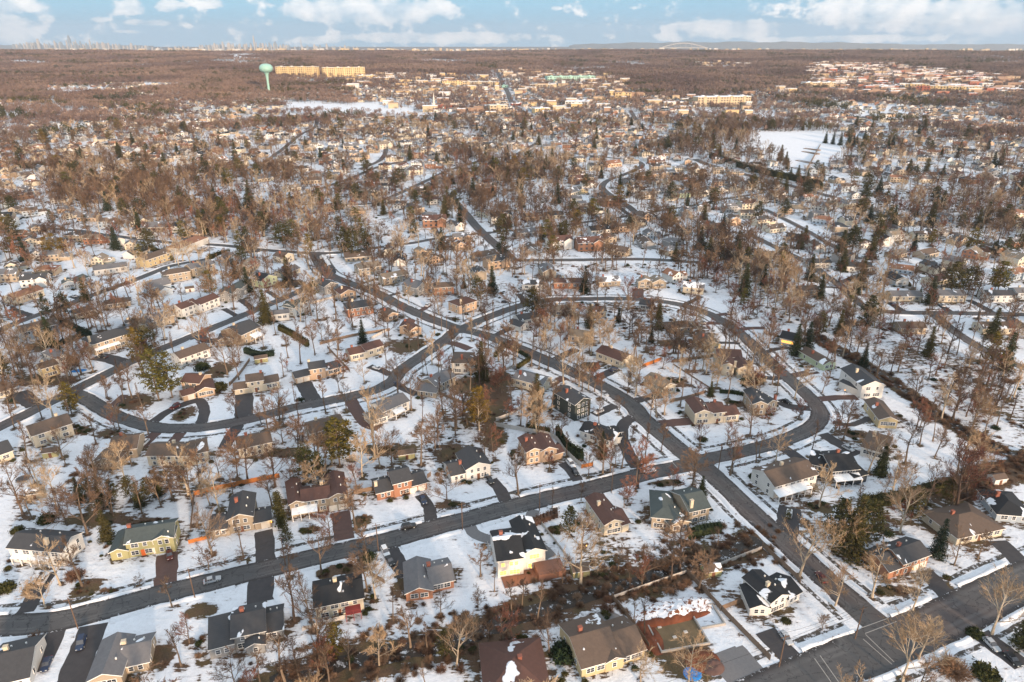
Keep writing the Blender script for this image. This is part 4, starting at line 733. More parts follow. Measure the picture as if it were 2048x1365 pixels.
for s in ind:
    dd = [(float(seg_dist([s[0]], [s[1]], p)[0]), n, p) for n, p in LM]; dmin = min(dd, key=lambda t: t[0]); p = dmin[2]
    k = int(np.argmin(np.hypot(p[:, 0]-s[0], p[:, 1]-s[1]))); t = p[min(k+1, len(p)-1)]-p[max(k-1, 0)]
    if t[0] < 0: t = -t
    side = t[0]*(s[1]-p[k][1])-t[1]*(s[0]-p[k][0]); rows.append((dmin[1], 'behind' if side > 0 else 'below', dmin[0], s))
ORD = ['first', 'second', 'third', 'fourth', 'fifth', 'sixth', 'seventh', 'eighth', 'ninth', 'tenth', 'eleventh', 'twelfth', 'thirteenth', 'fourteenth', 'fifteenth', 'sixteenth', 'seventeenth', 'eighteenth', 'nineteenth', 'twentieth', 'twenty-first', 'twenty-second', 'twenty-third', 'twenty-fourth', 'twenty-fifth']
SF = {0: 'gabled', 1: 'low', 2: 'gable fronted', 3: 'hip roofed', 4: 'stepped'}
grp = {}
for st_, sd_, dm, s in rows: grp.setdefault((st_, sd_, s[3], s[4], s[5]), []).append(s)
for (st_, sd_, wc, rc, pi), L in grp.items():
    L.sort(key=lambda s: s[0])
    for i, s in enumerate(L):
        o = small_house(s[0], s[1], s[2], wc, rc, pi, 'house', s[6])
        pre = '' if len(L) == 1 else (ORD[i]+' from left, ' if i < 25 else 'last ')
        nm = f"{pre}{SF[pi]} {WC[wc][1]} {RC[rc][1]}-roofed house {sd_} the {st_}"
        tag(o, nm, 'house', 'small houses of the wooded suburb'); s_ = (s[0], s[1], 9)
        HOUSES.append((s[0], s[1], 9, nm))
# remaining houses: one object
parts = [MB() for _ in range(1)]; fm = MB(); keys = ['wm'+c for c in 'WCTPGLBY']+['rm'+c for c in 'kcmbgtr']
[wallm(c) for c in 'WCTPGLBY']; [roofm(c) for c in 'kcmbgtr']
mi = {k: i for i, k in enumerate(keys)}; 
for s in rest:
    pr = PR[s[5]]; ca, sa = math.cos(s[2])*s[6], math.sin(s[2])*s[6]; z = float(hgt(s[0], s[1])); b = len(fm.v)
    fm.v += [(s[0]+x*ca-y*sa, s[1]+x*sa+y*ca, z+q*s[6]) for x, y, q in pr.v]
    fm.f += [tuple(b+i for i in f) for f in pr.f]; fm.m += [mi.get('wm'+s[3], 0) if m_ == 0 else mi.get('rm'+s[4], 9) if m_ == 1 else mi['wmW'] if m_ == 2 else mi['rmk'] for m_ in pr.m]
tag(link('distant_houses', fm.mesh('distant_houses', keys)), 'hundreds of tiny snowy roofed houses scattered through the far brown woods', 'houses', kind='stuff')
for s in rest: HOUSES.append((s[0], s[1], 8, ''))

# ------------------------------------------------------------------ trees
def rdir(rng, base, ang):
    b = Vector(base).normalized(); p = b.orthogonal().normalized(); q = b.cross(p); t = rng.uniform(0, 2*math.pi)
    return (b*math.cos(ang)+(p*math.cos(t)+q*math.sin(t))*math.sin(ang)).normalized()
def blade(mb, a, b, w_):
    d = (b-a); s = d.cross(Vector((.3, .5, .8))).normalized()*w_*.5; mb.add([a-s, a+s, b], [(0, 1, 2)])
def bare_tree(seed, H=18.0, bole=.3, spread=.5, nl=(8, 6, 7, 6), tw=.06, up=.35, lean=.0, thick=1.0, twlen=1.0):
    rng = random.Random(seed); tr, cr = MB(), MB(); r0 = H*.017*thick
    pts = [Vector((0, 0, -.3))]; k = 6; d = Vector((lean, 0, 1)).normalized(); top = H*.86
    for i in range(k): d = (d+Vector((rng.uniform(-.09, .09), rng.uniform(-.09, .09), .1))).normalized(); pts.append(pts[-1]+d*top/k)
    for i in range(k): tr.tube(pts[i], pts[i+1], r0*(1-.14*i)*(1.25 if i == 0 else 1), r0*(1-.14*(i+1)), 6)
    def at(t): t = t*k; i = min(k-1, int(t)); return pts[i].lerp(pts[i+1], t-i)
    for a in range(nl[0]):
        t = bole+(1-bole)*(a+.3)/nl[0]*.98; p = at(min(t, .99)); L = H*spread*(1.05-t*.6)*rng.uniform(.75, 1.15)
        ang = rng.uniform(0, 6.28)+a*2.4; el_ = up+t*.45+rng.uniform(-.1, .2); d = Vector((math.cos(ang)*math.cos(el_), math.sin(ang)*math.cos(el_), math.sin(el_)))
        q = [p]; dd = d
        for i in range(3): dd = (dd+Vector((rng.uniform(-.16, .16), rng.uniform(-.16, .16), rng.uniform(.0, .22)))).normalized(); q.append(q[-1]+dd*L/3)
        rr = r0*(.55-.3*t)
        for i in range(3): tr.tube(q[i], q[i+1], rr*(1-.27*i), rr*(1-.27*(i+1)), 4)
        for b in range(nl[1]):
            tb = .2+.8*(b+.5)/nl[1]; i = min(2, int(tb*3)); pb = q[i].lerp(q[i+1], tb*3-i); db = rdir(rng, dd+Vector((0, 0, .15)), rng.uniform(.35, .95)); Lb = L*.48*(1.1-.45*tb)*rng.uniform(.7, 1.2)
            mid = pb+db*Lb*.5; e = mid+(db+Vector((0, 0, .25))).normalized()*Lb*.5; rb = rr*.36
            cr.tube(pb, mid, rb, rb*.7, 3, 1); cr.tube(mid, e, rb*.7, rb*.3, 3, 1)
            for c in range(nl[2]):
                tc_ = .15+.85*(c+.5)/nl[2]; pc = pb.lerp(mid, tc_*2) if tc_ < .5 else mid.lerp(e, tc_*2-1)
                dc = rdir(rng, db+Vector((0, 0, .3)), rng.uniform(.3, 1.0)); Lc = Lb*.5*rng.uniform(.6, 1.1)*twlen; ec = pc+dc*Lc; blade(cr, pc, ec, tw*1.5)
                for g in range(nl[3]):
                    pg = pc.lerp(ec, .2+.8*(g+.5)/nl[3]); eg = pg+rdir(rng, dc+Vector((0, 0, .35)), rng.uniform(.25, .9))*Lc*.55*rng.uniform(.6, 1.2); blade(cr, pg, eg, tw)
    return tr, cr
def leafs(mb, p, n, s, rng, sq=.7):
    for _ in range(n):
        c = p+Vector((rng.gauss(0, s*.6), rng.gauss(0, s*.6), rng.gauss(0, s*.35))); a = Vector((rng.uniform(-1, 1), rng.uniform(-1, 1), rng.uniform(-sq, sq))).normalized()*s; b = a.cross(Vector((rng.uniform(-1, 1), rng.uniform(-1, 1), rng.uniform(-1, 1)))).normalized()*s*.6
        mb.add([c-a*.5-b*.4, c+a*.6, c-a*.3+b*.6], [(0, 1, 2)])
def conifer(seed, kind, H=15.0, dens=1.0):
    rng = random.Random(seed); tr, cr = MB(), MB(); tr.tube((0, 0, -.3), (rng.uniform(-.3, .3), rng.uniform(-.3, .3), H*.95), H*.016, .05, 6)
    if kind == 'spruce': z0, Rm, nlev, nb, s = .06, .24, 20, 9, .55
    elif kind == 'pine': z0, Rm, nlev, nb, s = .18, .30, 11, 6, .8
    elif kind == 'column': z0, Rm, nlev, nb, s = .02, .13, 18, 10, .5
    for l in range(nlev):
        t = (l+rng.uniform(.2, .8))/nlev; z = H*(z0+(1-z0)*t)
        if kind == 'spruce': rad = H*Rm*(1-t)**.85+.25
        elif kind == 'pine': rad = H*Rm*(math.sin(min(1, (1-t)*1.25+.12)*1.5))*rng.uniform(.6, 1.15)
        else: rad = H*Rm*min(1, (1-t)*3)**.6*(.75+.25*min(1, t*4))
        ph = rng.uniform(0, 6.28)
        for b in range(nb):
            if kind == 'pine' and rng.random() < .18: continue
            a = ph+6.283*b/nb+rng.uniform(-.25, .25); rl = rad*rng.uniform(.75, 1.12); dz = {'spruce': -.28, 'pine': .18, 'column': .6}[kind]
            d = Vector((math.cos(a), math.sin(a), dz)); p0 = Vector((0, 0, z))
            if kind != 'column': tr.tube(p0, p0+d*rl*.8, .06, .02, 3)
            m_ = max(2, int(rl/(s*.8)))
            for k in range(m_):
                f = (k+.7)/m_
                if kind == 'pine' and f < .35: continue
                c = p0+d*rl*f+Vector((rng.uniform(-.3, .3)*f, rng.uniform(-.3, .3)*f, rng.uniform(-.15, .15)))
                leafs(cr, c, int((7 if kind == 'pine' else 5)*dens), s*(1.0 if kind == 'pine' else .8+.4*(1-t)), rng, .35 if kind != 'column' else .9)
    return tr, cr
def bush(seed, evergreen=False, n=150):
    rng = random.Random(seed); mb = MB()
    for i in range(n):
        d = Vector((rng.gauss(0, 1), rng.gauss(0, 1), abs(rng.gauss(0, .8))+.15)).normalized(); r = rng.uniform(.5, 1.0)
        if evergreen: leafs(mb, Vector((d.x*r, d.y*r, d.z*r*.9)), 4, .3, rng, .9)
        else:
            a = Vector((d.x*.15*r, d.y*.15*r, 0)); e = d*r*1.15; blade(mb, a, e, .06)
            for _ in range(4): f = rng.uniform(.3, .95); p = a.lerp(e, f); blade(mb, p, p+rdir(rng, d, .7)*.45, .045)
    return mb
TP = {}
def reg(key, tc_, bark, leaf):
    tr, cr = tc_; m1 = tr.mesh(key+'_trunk', [bark]); m2 = cr.mesh(key+'_crown', [leaf, bark])
    both = MB(); both.v = tr.v+cr.v; b = len(tr.v); both.f = tr.f+[tuple(b+i for i in f) for f in cr.f]; both.m = [0]*len(tr.f)+[1 if not q else 0 for q in cr.m]
    TP.setdefault(key.rstrip('0123456789'), []).append((m1, m2, both.mesh(key, [bark, leaf])))
for i in range(5): reg(f'bare{i}', bare_tree(10+i, bole=(.28, .38, .2, .45, .3)[i], spread=(.42, .36, .5, .3, .46)[i], nl=(10, 7, 8, 7)), 'bark', 'twig')
for i in range(2): reg(f'red{i}', bare_tree(30+i, H=14, bole=.2, spread=.45, nl=(10, 7, 8, 8), up=.5), 'bark', 'twigr')
for i in range(3): reg(f'syc{i}', bare_tree(40+i, bole=.26, spread=(.5, .42, .55)[i], nl=(11, 7, 8, 6), thick=1.0, up=.42, tw=.065), 'barkw', 'twigw')
for i in range(2): reg(f'slim{i}', bare_tree(50+i, bole=.5, spread=.2, nl=(9, 6, 6, 5), thick=.8, up=.8), 'bark', 'twig')
for i in range(2): reg(f'orn{i}', bare_tree(60+i, H=8, bole=.12, spread=.55, nl=(9, 7, 7, 6), up=.3, tw=.05), 'bark', 'twig')
for i in range(2): reg(f'spruce{i}', conifer(70+i, 'spruce'), 'bark', 'leafe')
for i in range(2): reg(f'gold{i}', conifer(72+i, 'pine'), 'bark', 'leafp')
for i in range(2): reg(f'olive{i}', conifer(74+i, 'pine', dens=1.2), 'bark', 'leafo')
for i in range(2): reg(f'ospruce{i}', conifer(76+i, 'spruce'), 'bark', 'leafo')
reg('column0', conifer(78, 'column', H=10), 'bark', 'leafo')
BASEH = {'bare': 18, 'red': 14, 'syc': 18, 'slim': 18, 'orn': 8, 'spruce': 15, 'gold': 15, 'olive': 15, 'ospruce': 15, 'column': 10}
TREES = []     # x, y, height, kind
K = {'B': 'bare', 'R': 'red', 'S': 'syc', 'L': 'slim', 'O': 'orn', 'E': 'spruce', 'P': 'gold', 'V': 'olive', 'Q': 'ospruce', 'C': 'column'}
DIG = """S 1161 1168 1039|S 1984 1269 1150|S 1744 1195 1092|S 1598 1153 1034|S 1670 1213 1137|S 1825 1221 1147|S 1836 1321 1232|B 1908 1131 1060|B 1955 1118 1055|S 1805 1362 1240|O 1644 1261 1232|B 1125 1168 1105|L 1268 1250 1179|L 1289 1271 1174|S 1375 1372 1270|B 1397 1179 1097|B 1342 1163 1071|L 1260 1176 1118|B 1286 1163 1090|B 1099 1308 1226|S 1281 1365 1292|B 1236 1142 1089|B 1434 1097 1052|L 1075 1242 1150|B 1044 1211 1153|
B 589 1242 1129|B 734 1116 1047|B 643 1145 1052|B 961 1153 1087|L 989 1184 1130|B 1023 1221 1160|L 787 1242 1168|B 821 1295 1203|B 882 1234 1176|O 956 1221 1176|L 855 1303 1237|B 932 1282 1224|O 977 1287 1248|B 660 1372 1290|P 673 1314 1248|V 890 1316 1261|R 660 1081 1010|V 575 1092 1052|C 564 1058 985|S 91 1216 1155|S 121 1171 1071|S 425 1110 1013|O 418 1142 1092|B 344 1213 1153|O 488 1124 1092|O 280 1171 1155|Q 216 1079 1021|B 47 1031 916|B 63 1037 970|S 116 1029 937|S 439 1021 932|B 600 1365 1280|B 700 1340 1270|B 470 1372 1310|B 520 1365 1300|
B 32 816 742|P 145 832 766|P 318 800 700|P 345 796 705|B 297 869 803|B 239 858 800|B 216 800 750|B 475 837 779|B 132 932 884|S 250 966 885|S 377 990 882|B 322 1011 940|L 227 1032 960|Q 160 1000 955|V 178 990 950|Q 205 1018 965|V 228 1008 960|V 300 1003 955|Q 320 990 945|Q 280 1015 965|V 262 1000 950|V 365 975 945|S 76 969 906|B 496 964 869|B 475 958 880|B 467 993 940|
B 597 919 827|B 642 943 858|S 749 916 763|B 784 932 848|B 842 932 837|R 713 977 921|P 680 932 836|P 700 922 842|P 665 915 845|V 617 968 890|V 640 960 905|P 958 860 774|P 948 840 780|Q 963 760 683|B 679 787 734|S 729 766 716|B 567 853 790|B 560 842 769|B 913 858 790|B 875 863 805|B 892 840 785|R 995 784 735|O 894 1006 943|B 523 850 805|B 544 1014 937|L 846 750 704|L 855 750 700|L 878 750 690|L 908 753 700|R 975 840 770|R 935 850 790|R 985 900 850|
B 1063 732 673|B 1096 740 671|B 1164 782 726|B 1202 798 747|B 1238 829 790|S 1305 816 747|B 1255 787 740|B 1322 903 842|B 1383 977 895|B 1460 953 858|B 1499 874 800|B 1518 916 858|B 1205 948 856|Q 1203 915 862|R 1220 945 880|Q 1073 818 747|B 1052 861 813|L 1133 911 858|B 1106 874 826|B 1177 953 905|R 1276 977 885|B 1162 1003 958|B 1037 990 895|L 1104 1016 969|O 1265 877 850|O 1276 935 908|O 1296 930 906|R 1255 1003 950|V 1139 1070 1014|E 1402 993 953|E 1421 792 763|B 1231 932 890|
S 1736 945 860|B 1810 927 837|B 1869 916 848|B 1826 813 740|B 1918 787 730|B 1686 882 803|B 1678 861 800|L 1620 914 832|B 1644 787 740|B 1752 755 700|B 1781 747 697|B 1900 1019 935|R 1908 1027 885|E 1726 733 688|E 1760 950 888|Q 1700 1112 990|V 1668 1102 1000|V 1735 1085 1000|V 1820 1045 975|V 1890 1006 955|E 1873 1112 1039|E 2042 1295 1210|P 1575 1042 1018|S 1690 1112 1005|
S 1650 642 592|S 1733 666 612|L 1913 711 634|S 1926 743 697|S 2005 752 697|L 1939 697 632|B 1781 748 690|E 1858 610 553|E 1714 590 557|E 1706 586 560|E 1838 598 572|E 1613 706 645|V 1637 673 621|B 1753 756 706|B 1378 722 655|B 1382 772 720|B 1255 788 740|B 1298 592 560|B 1315 600 562|R 1256 618 552|B 1493 718 667|B 1276 692 638|E 1590 710 649|Q 1315 638 604|Q 1302 685 655|Q 1237 644 616|
B 1032 627 562|S 818 609 565|S 878 630 556|B 868 657 597|B 976 660 626|B 974 609 560|R 1087 672 612|E 928 577 550|E 1179 656 610|R 1157 648 606|R 995 788 740|S 601 643 571|B 630 711 638|B 601 728 649|B 644 682 636|E 726 686 640|R 576 744 716|S 476 694 655|B 478 760 700|V 133 640 583|V 96 640 589|B 88 703 655|B 47 732 655|B 162 762 704|B 205 662 618|B 248 650 591|S 223 578 540|B 310 696 642|B 213 799 750|
P 113 518 468|P 95 512 475|P 130 512 475|V 496 504 454|P 480 503 462|P 284 528 488|V 171 453 427|V 106 452 420|P 10 470 420|V 30 480 430|P 619 514 468|S 239 432 362|S 301 408 359|S 338 442 396|S 396 439 389|S 424 452 396|B 263 477 420|S 31 384 324|S 185 370 345|S 178 555 499|S 984 569 512|S 1049 549 488|S 803 528 447|P 723 480 437|V 707 518 451|V 690 515 455|V 735 510 462|B 1035 378 345|E 1257 394 362|E 1240 374 345|E 1100 480 445|E 1083 484 447|E 1120 478 450|E 1131 467 440|E 1015 320 290|S 1223 521 485|S 1152 487 451|Q 1350 522 485|Q 1363 487 464|S 1478 576 499|S 1532 572 492|S 1587 590 536|S 1560 580 510|S 1505 565 500|S 1802 398 359|S 1898 398 365|S 1973 425 376|S 1994 425 380|V 1922 460 425|V 2008 520 475|V 1985 515 480|V 2035 510 470|E 1594 363 338|E 1614 364 338|E 1580 358 335|E 1650 288 262|E 1665 290 264|E 1680 292 266|E 1695 292 268|E 1712 290 268|E 1730 292 270|E 1775 300 275|E 1800 305 280|E 1880 320 295""".replace('\n', '')
for s in DIG.split('|'):
    k, x, y, t = s.split(); x, y, t = float(x), float(y), float(t); p = G(x, y); d = ray(x, t); q = p.y/d.y
    h = HC+d.z*q-p.z; TREES.append((p.x, p.y, max(4, min(32, h)), K[k], 1))
ND = len(TREES)
def tfree_mask(x, y, dr=True):
    k = np.ones(len(x), bool)
    for n_ in ROADC: k &= seg_dist(x, y, ROADC[n_]) > ROADW[n_]/2+1.3
    nr = np.hypot(x, y) < 620
    if dr:
        for dc, w_ in DRC: 
            kk = np.ones(len(x), bool); kk[nr] = seg_dist(x[nr], y[nr], dc) > w_/2+.6; k &= kk
    hs = np.array([(h[0], h[1], h[2]) for h in HOUSES])
    for i in range(0, len(x), 4000):
        D = np.hypot(x[i:i+4000, None]-hs[None, :, 0], y[i:i+4000, None]-hs[None, :, 1]) > hs[None, :, 2]*.8+1.2; k[i:i+4000] &= D.all(1)
    for p in OPEN: k &= ~inpoly(x, y, p)
    return k
def sample(n, r0, r1, am=.70):
    r = np.sqrt(RS.uniform(r0**2, r1**2, n)); a = RS.uniform(-am, am, n); return r*np.sin(a), r*np.cos(a)
def dens_at(x, y, base):
    d = np.full(x.shape, base)
    for poly, dd, b in WOODW: d = np.where(inpoly(x, y, poly), dd, d)
    return d
# undigitised trees: positions drawn by density
NEARH = [h for h in HOUSES if h[1] < 560]
bands = [(100, 300, 1/95), (300, 480, 1/58), (480, 800, 1/80), (800, 1350, 1/150)]
ST = []
for r0, r1, dn in bands:
    area = .70*(r1*r1-r0*r0); mx = 1/20; n = int(area*mx); x, y = sample(n, r0, r1)
    k = RS.uniform(0, mx, n) < dens_at(x, y, dn); x, y = x[k], y[k]; k = tfree_mask(x, y); x, y = x[k], y[k]
    f1 = np.sin(x*.013+1)*np.sin(y*.009)+.6*np.sin(x*.031+y*.021); f2 = np.sin(x*.011-y*.007+2)+.5*np.sin(y*.03+x*.02); f3 = np.sin(x*.02+.5)*np.sin(y*.023+1)
    kk = RS.uniform(0, 1, len(x)) < .72+.55*f3; x, y, f1, f2 = x[kk], y[kk], f1[kk], f2[kk]
    for a, b, g1, g2 in zip(x, y, f1, f2):
        u = RS.rand(); pj = P(a, b); ps = .06+.30*max(0, g1); pr_ = .08+.22*max(0, g2)
        if math.hypot(a, b) < 500:
            q_ = math.hypot(a, b); hid = False
            for e_ in (6, 11, 16):
                xx, yy = a+a/q_*e_, b+b/q_*e_
                if any(abs(h_[0]-xx) < h_[2]*.75 and abs(h_[1]-yy) < h_[2]*.75 for h_ in NEARH): hid = True
            if hid and RS.rand() < .8: continue
        ev = .0 if math.hypot(a, b) < 340 else .055
        if pj[0] > 1550: ev *= 1.3
        kd = ('spruce' if RS.rand() < .3 else 'ospruce' if RS.rand() < .4 else 'olive') if u < ev else 'gold' if u < ev*1.25 else 'syc' if u < ev*1.25+ps else 'red' if u < ev*1.25+ps+pr_ else 'slim' if u < ev*1.25+ps+pr_+.2 else 'orn' if u > .94 and r1 < 500 else 'bare'
        hh = {'orn': 6, 'red': 11, 'slim': 16}.get(kd, 16)*RS.uniform(.75, 1.3)
        ST.append((a, b, hh, kd, 0))
def pd(t): return math.hypot(t[0], t[1])
bareK = ('bare', 'red', 'syc', 'slim', 'orn')
digb = [t for t in TREES if t[3] in bareK]; dige = [t for t in TREES if t[3] not in bareK]
ST.sort(key=pd); sb = [t for t in ST if t[3] in bareK]; se = [t for t in ST if t[3] not in bareK]
nb_ = max(0, 300-len(digb)); ne_ = max(0, 130-len(dige))
IND = digb+dige+sb[:nb_]+se[:ne_]; MASS = sb[nb_:]+se[ne_:]
KW = {'bare': 'bare grey brown tree', 'red': 'reddish bare tree', 'syc': 'pale barked sycamore', 'slim': 'slender bare trunk', 'orn': 'small spreading bare tree', 'spruce': 'dark spruce', 'gold': 'golden green pine', 'olive': 'olive green pine', 'ospruce': 'broad olive conifer', 'column': 'columnar evergreen'}
CW = {'spruce': 'evergreen tree', 'gold': 'evergreen tree', 'olive': 'evergreen tree', 'ospruce': 'evergreen tree', 'column': 'evergreen tree'}
hsn = [h for h in HOUSES if h[3]]; hx = np.array([(h[0], h[1]) for h in hsn]); tg = {}
def short(n_, k=9):
    w_ = n_.split()
    while len(w_) > k: w_.pop()
    while w_ and w_[-1] in ('with', 'and', 'the', 'of', 'on', 'by', 'a', 'its', 'below', 'behind', 'above', 'from', 'in', 'between', 'before', 'at', 'beside', 'to', 'inside', 'under'): w_.pop()
    return ' '.join(w_)
for t in IND:
    d = np.hypot(hx[:, 0]-t[0], hx[:, 1]-t[1]); i = int(np.argmin(d)); dx, dy = t[0]-hsn[i][0], t[1]-hsn[i][1]
    sd_ = ('behind' if dy > 0 else 'in front of') if abs(dy) > abs(dx) else ('right of' if dx > 0 else 'left of')
    tg.setdefault((KW[t[3]], sd_, hsn[i][3]), []).append((float(d[i]), t))
def place_tree(x, y, h, kind, label, var, far):
    tr, cr, both = TP[kind][var % len(TP[kind])]; s = h/BASEH[kind]; sw = s*(random.uniform(.8, .98) if kind in CW else random.uniform(1.0, 1.25)); z = float(hgt(x, y)); rz = random.uniform(0, 6.28)
    nm = 'evergreen_tree' if kind in CW else 'bare_tree'
    if far: root = link(nm, both, None, (x, y, z), rz, (sw, sw, s))
    else:
        root = link(nm, None, None, (x, y, z), rz, (sw, sw, s)); link('trunk', tr, root); link('crown', cr, root)
    tag(root, label, 'evergreen' if kind in CW else 'bare tree', 'evergreens of the suburb' if kind in CW else 'leafless trees of the suburb')
vi = 0
for (kw, sd_, hn), L in tg.items():
    L.sort(key=lambda q: q[0])
    for i, (d, t) in enumerate(L):
        o = '' if len(L) == 1 else ('nearest ' if i == 0 else ORD[i]+' nearest ' if i < 25 else 'farthest ')
        k = 16-len((o+kw+' '+sd_+' the ').split()); place_tree(t[0], t[1], t[2], t[3], f'{o}{kw} {sd_} the {short(hn, k)}', vi, pd(t) > 430); vi += 1
# the rest of the trees, undergrowth and far woods: instanced masses of kind stuff
def scatter(name, rows, meshes, label, cat):     # rows: x, y, z, scale xy, scale z, index
    coll = bpy.data.collections.new(name+'_kit')
    for i, m_ in enumerate(meshes): o = bpy.data.objects.new(f'{name}_{i:02d}', m_); coll.objects.link(o)
    rows = np.array(rows, float); me = bpy.data.meshes.new(name); me.vertices.add(len(rows)); me.vertices.foreach_set('co', rows[:, :3].ravel())
    a = me.attributes.new('sc', 'FLOAT_VECTOR', 'POINT'); a.data.foreach_set('vector', rows[:, [3, 3, 4]].ravel().astype(np.float32))
    a = me.attributes.new('rt', 'FLOAT_VECTOR', 'POINT'); rt = np.zeros((len(rows), 3)); rt[:, 2] = RS.uniform(0, 6.28, len(rows)); a.data.foreach_set('vector', rt.ravel().astype(np.float32))
    a = me.attributes.new('ix', 'INT', 'POINT'); a.data.foreach_set('value', rows[:, 5].astype(np.int32))
    o = link(name, me); ng = bpy.data.node_groups.new(name, 'GeometryNodeTree'); ng.interface.new_socket('Geometry', in_out='INPUT', socket_type='NodeSocketGeometry'); ng.interface.new_socket('Geometry', in_out='OUTPUT', socket_type='NodeSocketGeometry')
    nd = ng.nodes; gi = nd.new('NodeGroupInput'); go = nd.new('NodeGroupOutput'); ci = nd.new('GeometryNodeCollectionInfo'); ci.inputs[0].default_value = coll; ci.inputs['Separate Children'].default_value = True; ci.inputs['Reset Children'].default_value = True
    ip = nd.new('GeometryNodeInstanceOnPoints'); ip.inputs['Pick Instance'].default_value = True; ln = ng.links.new
    mp = nd.new('GeometryNodeMeshToPoints'); ln(gi.outputs[0], mp.inputs[0]); ln(mp.outputs[0], ip.inputs['Points']); ln(ci.outputs[0], ip.inputs['Instance'])
    for an, dt, sk in (('sc', 'FLOAT_VECTOR', 'Scale'), ('rt', 'FLOAT_VECTOR', 'Rotation'), ('ix', 'INT', 'Instance Index')):
        na_ = nd.new('GeometryNodeInputNamedAttribute'); na_.data_type = dt; na_.inputs[0].default_value = an; ou = [q for q in na_.outputs if q.enabled and q.name == 'Attribute'][0]; ln(ou, ip.inputs[sk])
    ln(ip.outputs[0], go.inputs[0]); md = o.modifiers.new('scatter', 'NODES'); md.node_group = ng
    tag(o, label, cat, kind='stuff'); return o
kinds = list(TP); meshes = []; first = {}
LOW = {}
def low(key, tc_, bark, leaf):
    tr, cr = tc_; both = MB(); both.v = tr.v+cr.v; b = len(tr.v); both.f = tr.f+[tuple(b+i for i in f) for f in cr.f]; both.m = [0]*len(tr.f)+[1 if not q else 0 for q in cr.m]; LOW.setdefault(key, []).append(both.mesh('low_'+key, [bark, leaf]))
for i in range(3): low('bare', bare_tree(110+i, spread=.42, nl=(9, 6, 7, 5), tw=.115), 'bark', 'twig')
low('red', bare_tree(120, H=14, bole=.2, spread=.45, nl=(9, 6, 7, 5), tw=.115, up=.5), 'bark', 'twigr'); low('syc', bare_tree(121, spread=.5, nl=(8, 5, 6, 4), tw=.115, thick=1.3), 'barkw', 'twigw'); low('slim', bare_tree(122, bole=.45, spread=.24, nl=(7, 5, 6, 4), tw=.15, up=.8), 'bark', 'twig'); low('syc', bare_tree(123, spread=.4, nl=(8, 5, 6, 4), tw=.115, thick=1.2), 'barkw', 'twigw')
rows = []
for src, flt in ((TP, lambda r: r <= 420), (LOW, lambda r: r > 420)):
    for kd, L in src.items():
        first[(id(src), kd)] = (len(meshes), len(L)); meshes += [q[2] if src is TP else q for q in L]
for x, y, h, kd, _ in MASS:
    src = TP if (pd((x, y)) <= 420 or kd not in LOW) else LOW
    f, n = first[(id(src), kd)]; s = h/BASEH[kd]; rows.append((x, y, float(hgt(x, y)), s*RS.uniform(1.0, 1.3), s, f+RS.randint(n)))
scatter('woodland', rows, meshes, 'brown winter woodland and yard trees filling the suburb', 'woodland')
bm_ = [bush(1).mesh('bush', ['scrub']), bush(2).mesh('bush', ['twig']), bush(3, True).mesh('bush', ['leafe']), bush(4, True).mesh('bush', ['leafo'])]
rows = []
for L, wd, n in ((CREEK1, 11, 330), (CREEK2, 5, 220), (CREEK3, 6, 130)):
    for _ in range(n):
        p = L[RS.randint(len(L))]; a = RS.uniform(0, 6.28); q = RS.uniform(2.2, wd); s = RS.uniform(.6, 1.7); x, y = p[0]+q*math.cos(a), p[1]+q*math.sin(a); rows.append((x, y, 0, s, s*RS.uniform(.6, 1.2), RS.choice([0, 1, 0, 1, 0, 1])))
for poly, dn, b in WOODW:
    lo, hi = poly.min(0), poly.max(0); n = int((hi[0]-lo[0])*(hi[1]-lo[1])/(60 if b > .44 else 110)); x = RS.uniform(lo[0], hi[0], n); y = RS.uniform(lo[1], hi[1], n); k = inpoly(x, y, poly); x, y = x[k], y[k]; k = tfree_mask(x, y); 
    for a, c in zip(x[k], y[k]): s = RS.uniform(.5, 1.6); rows.append((a, c, float(hgt(a, c)), s, s*RS.uniform(.5, 1.1), RS.choice([0, 0, 1, 0, 2])))
extra = []
for cx_, cy_, rx, ry in PATCH:                       # shrubs standing in the bare beds
    if (cx_, cy_) in ((1345, 1290), (1390, 1335), (30, 1300)): continue
    for _ in range(7):
        a, q = RS.uniform(0, 6.28), RS.uniform(0, .8); p = G(cx_+rx*q*math.cos(a), cy_+ry*q*math.sin(a)); s = RS.uniform(.5, 1.2)
        extra.append((p.x, p.y, p.z, s, s*.8, RS.choice([0, 1, 2, 3])))
for h in HOUSES[:NH_NAMED+300]:                     # foundation shrubs
    for _ in range(6 if h[2] > 5 else 0):
        a = RS.uniform(0, 6.28); x, y = h[0]+(h[2]+1.0)*math.cos(a), h[1]+(h[2]+1.0)*math.sin(a); s = RS.uniform(.45, 1.1)
        extra.append((x, y, float(hgt(x, y)), s, s, RS.choice([0, 1, 2, 3, 3])))
ex = np.array(extra); rows += [tuple(r_) for r_ in ex[tfree_mask(ex[:, 0], ex[:, 1])]]
scatter('undergrowth', rows, bm_, 'brown scrub and low shrubs along the creeks, beds and woods', 'undergrowth')
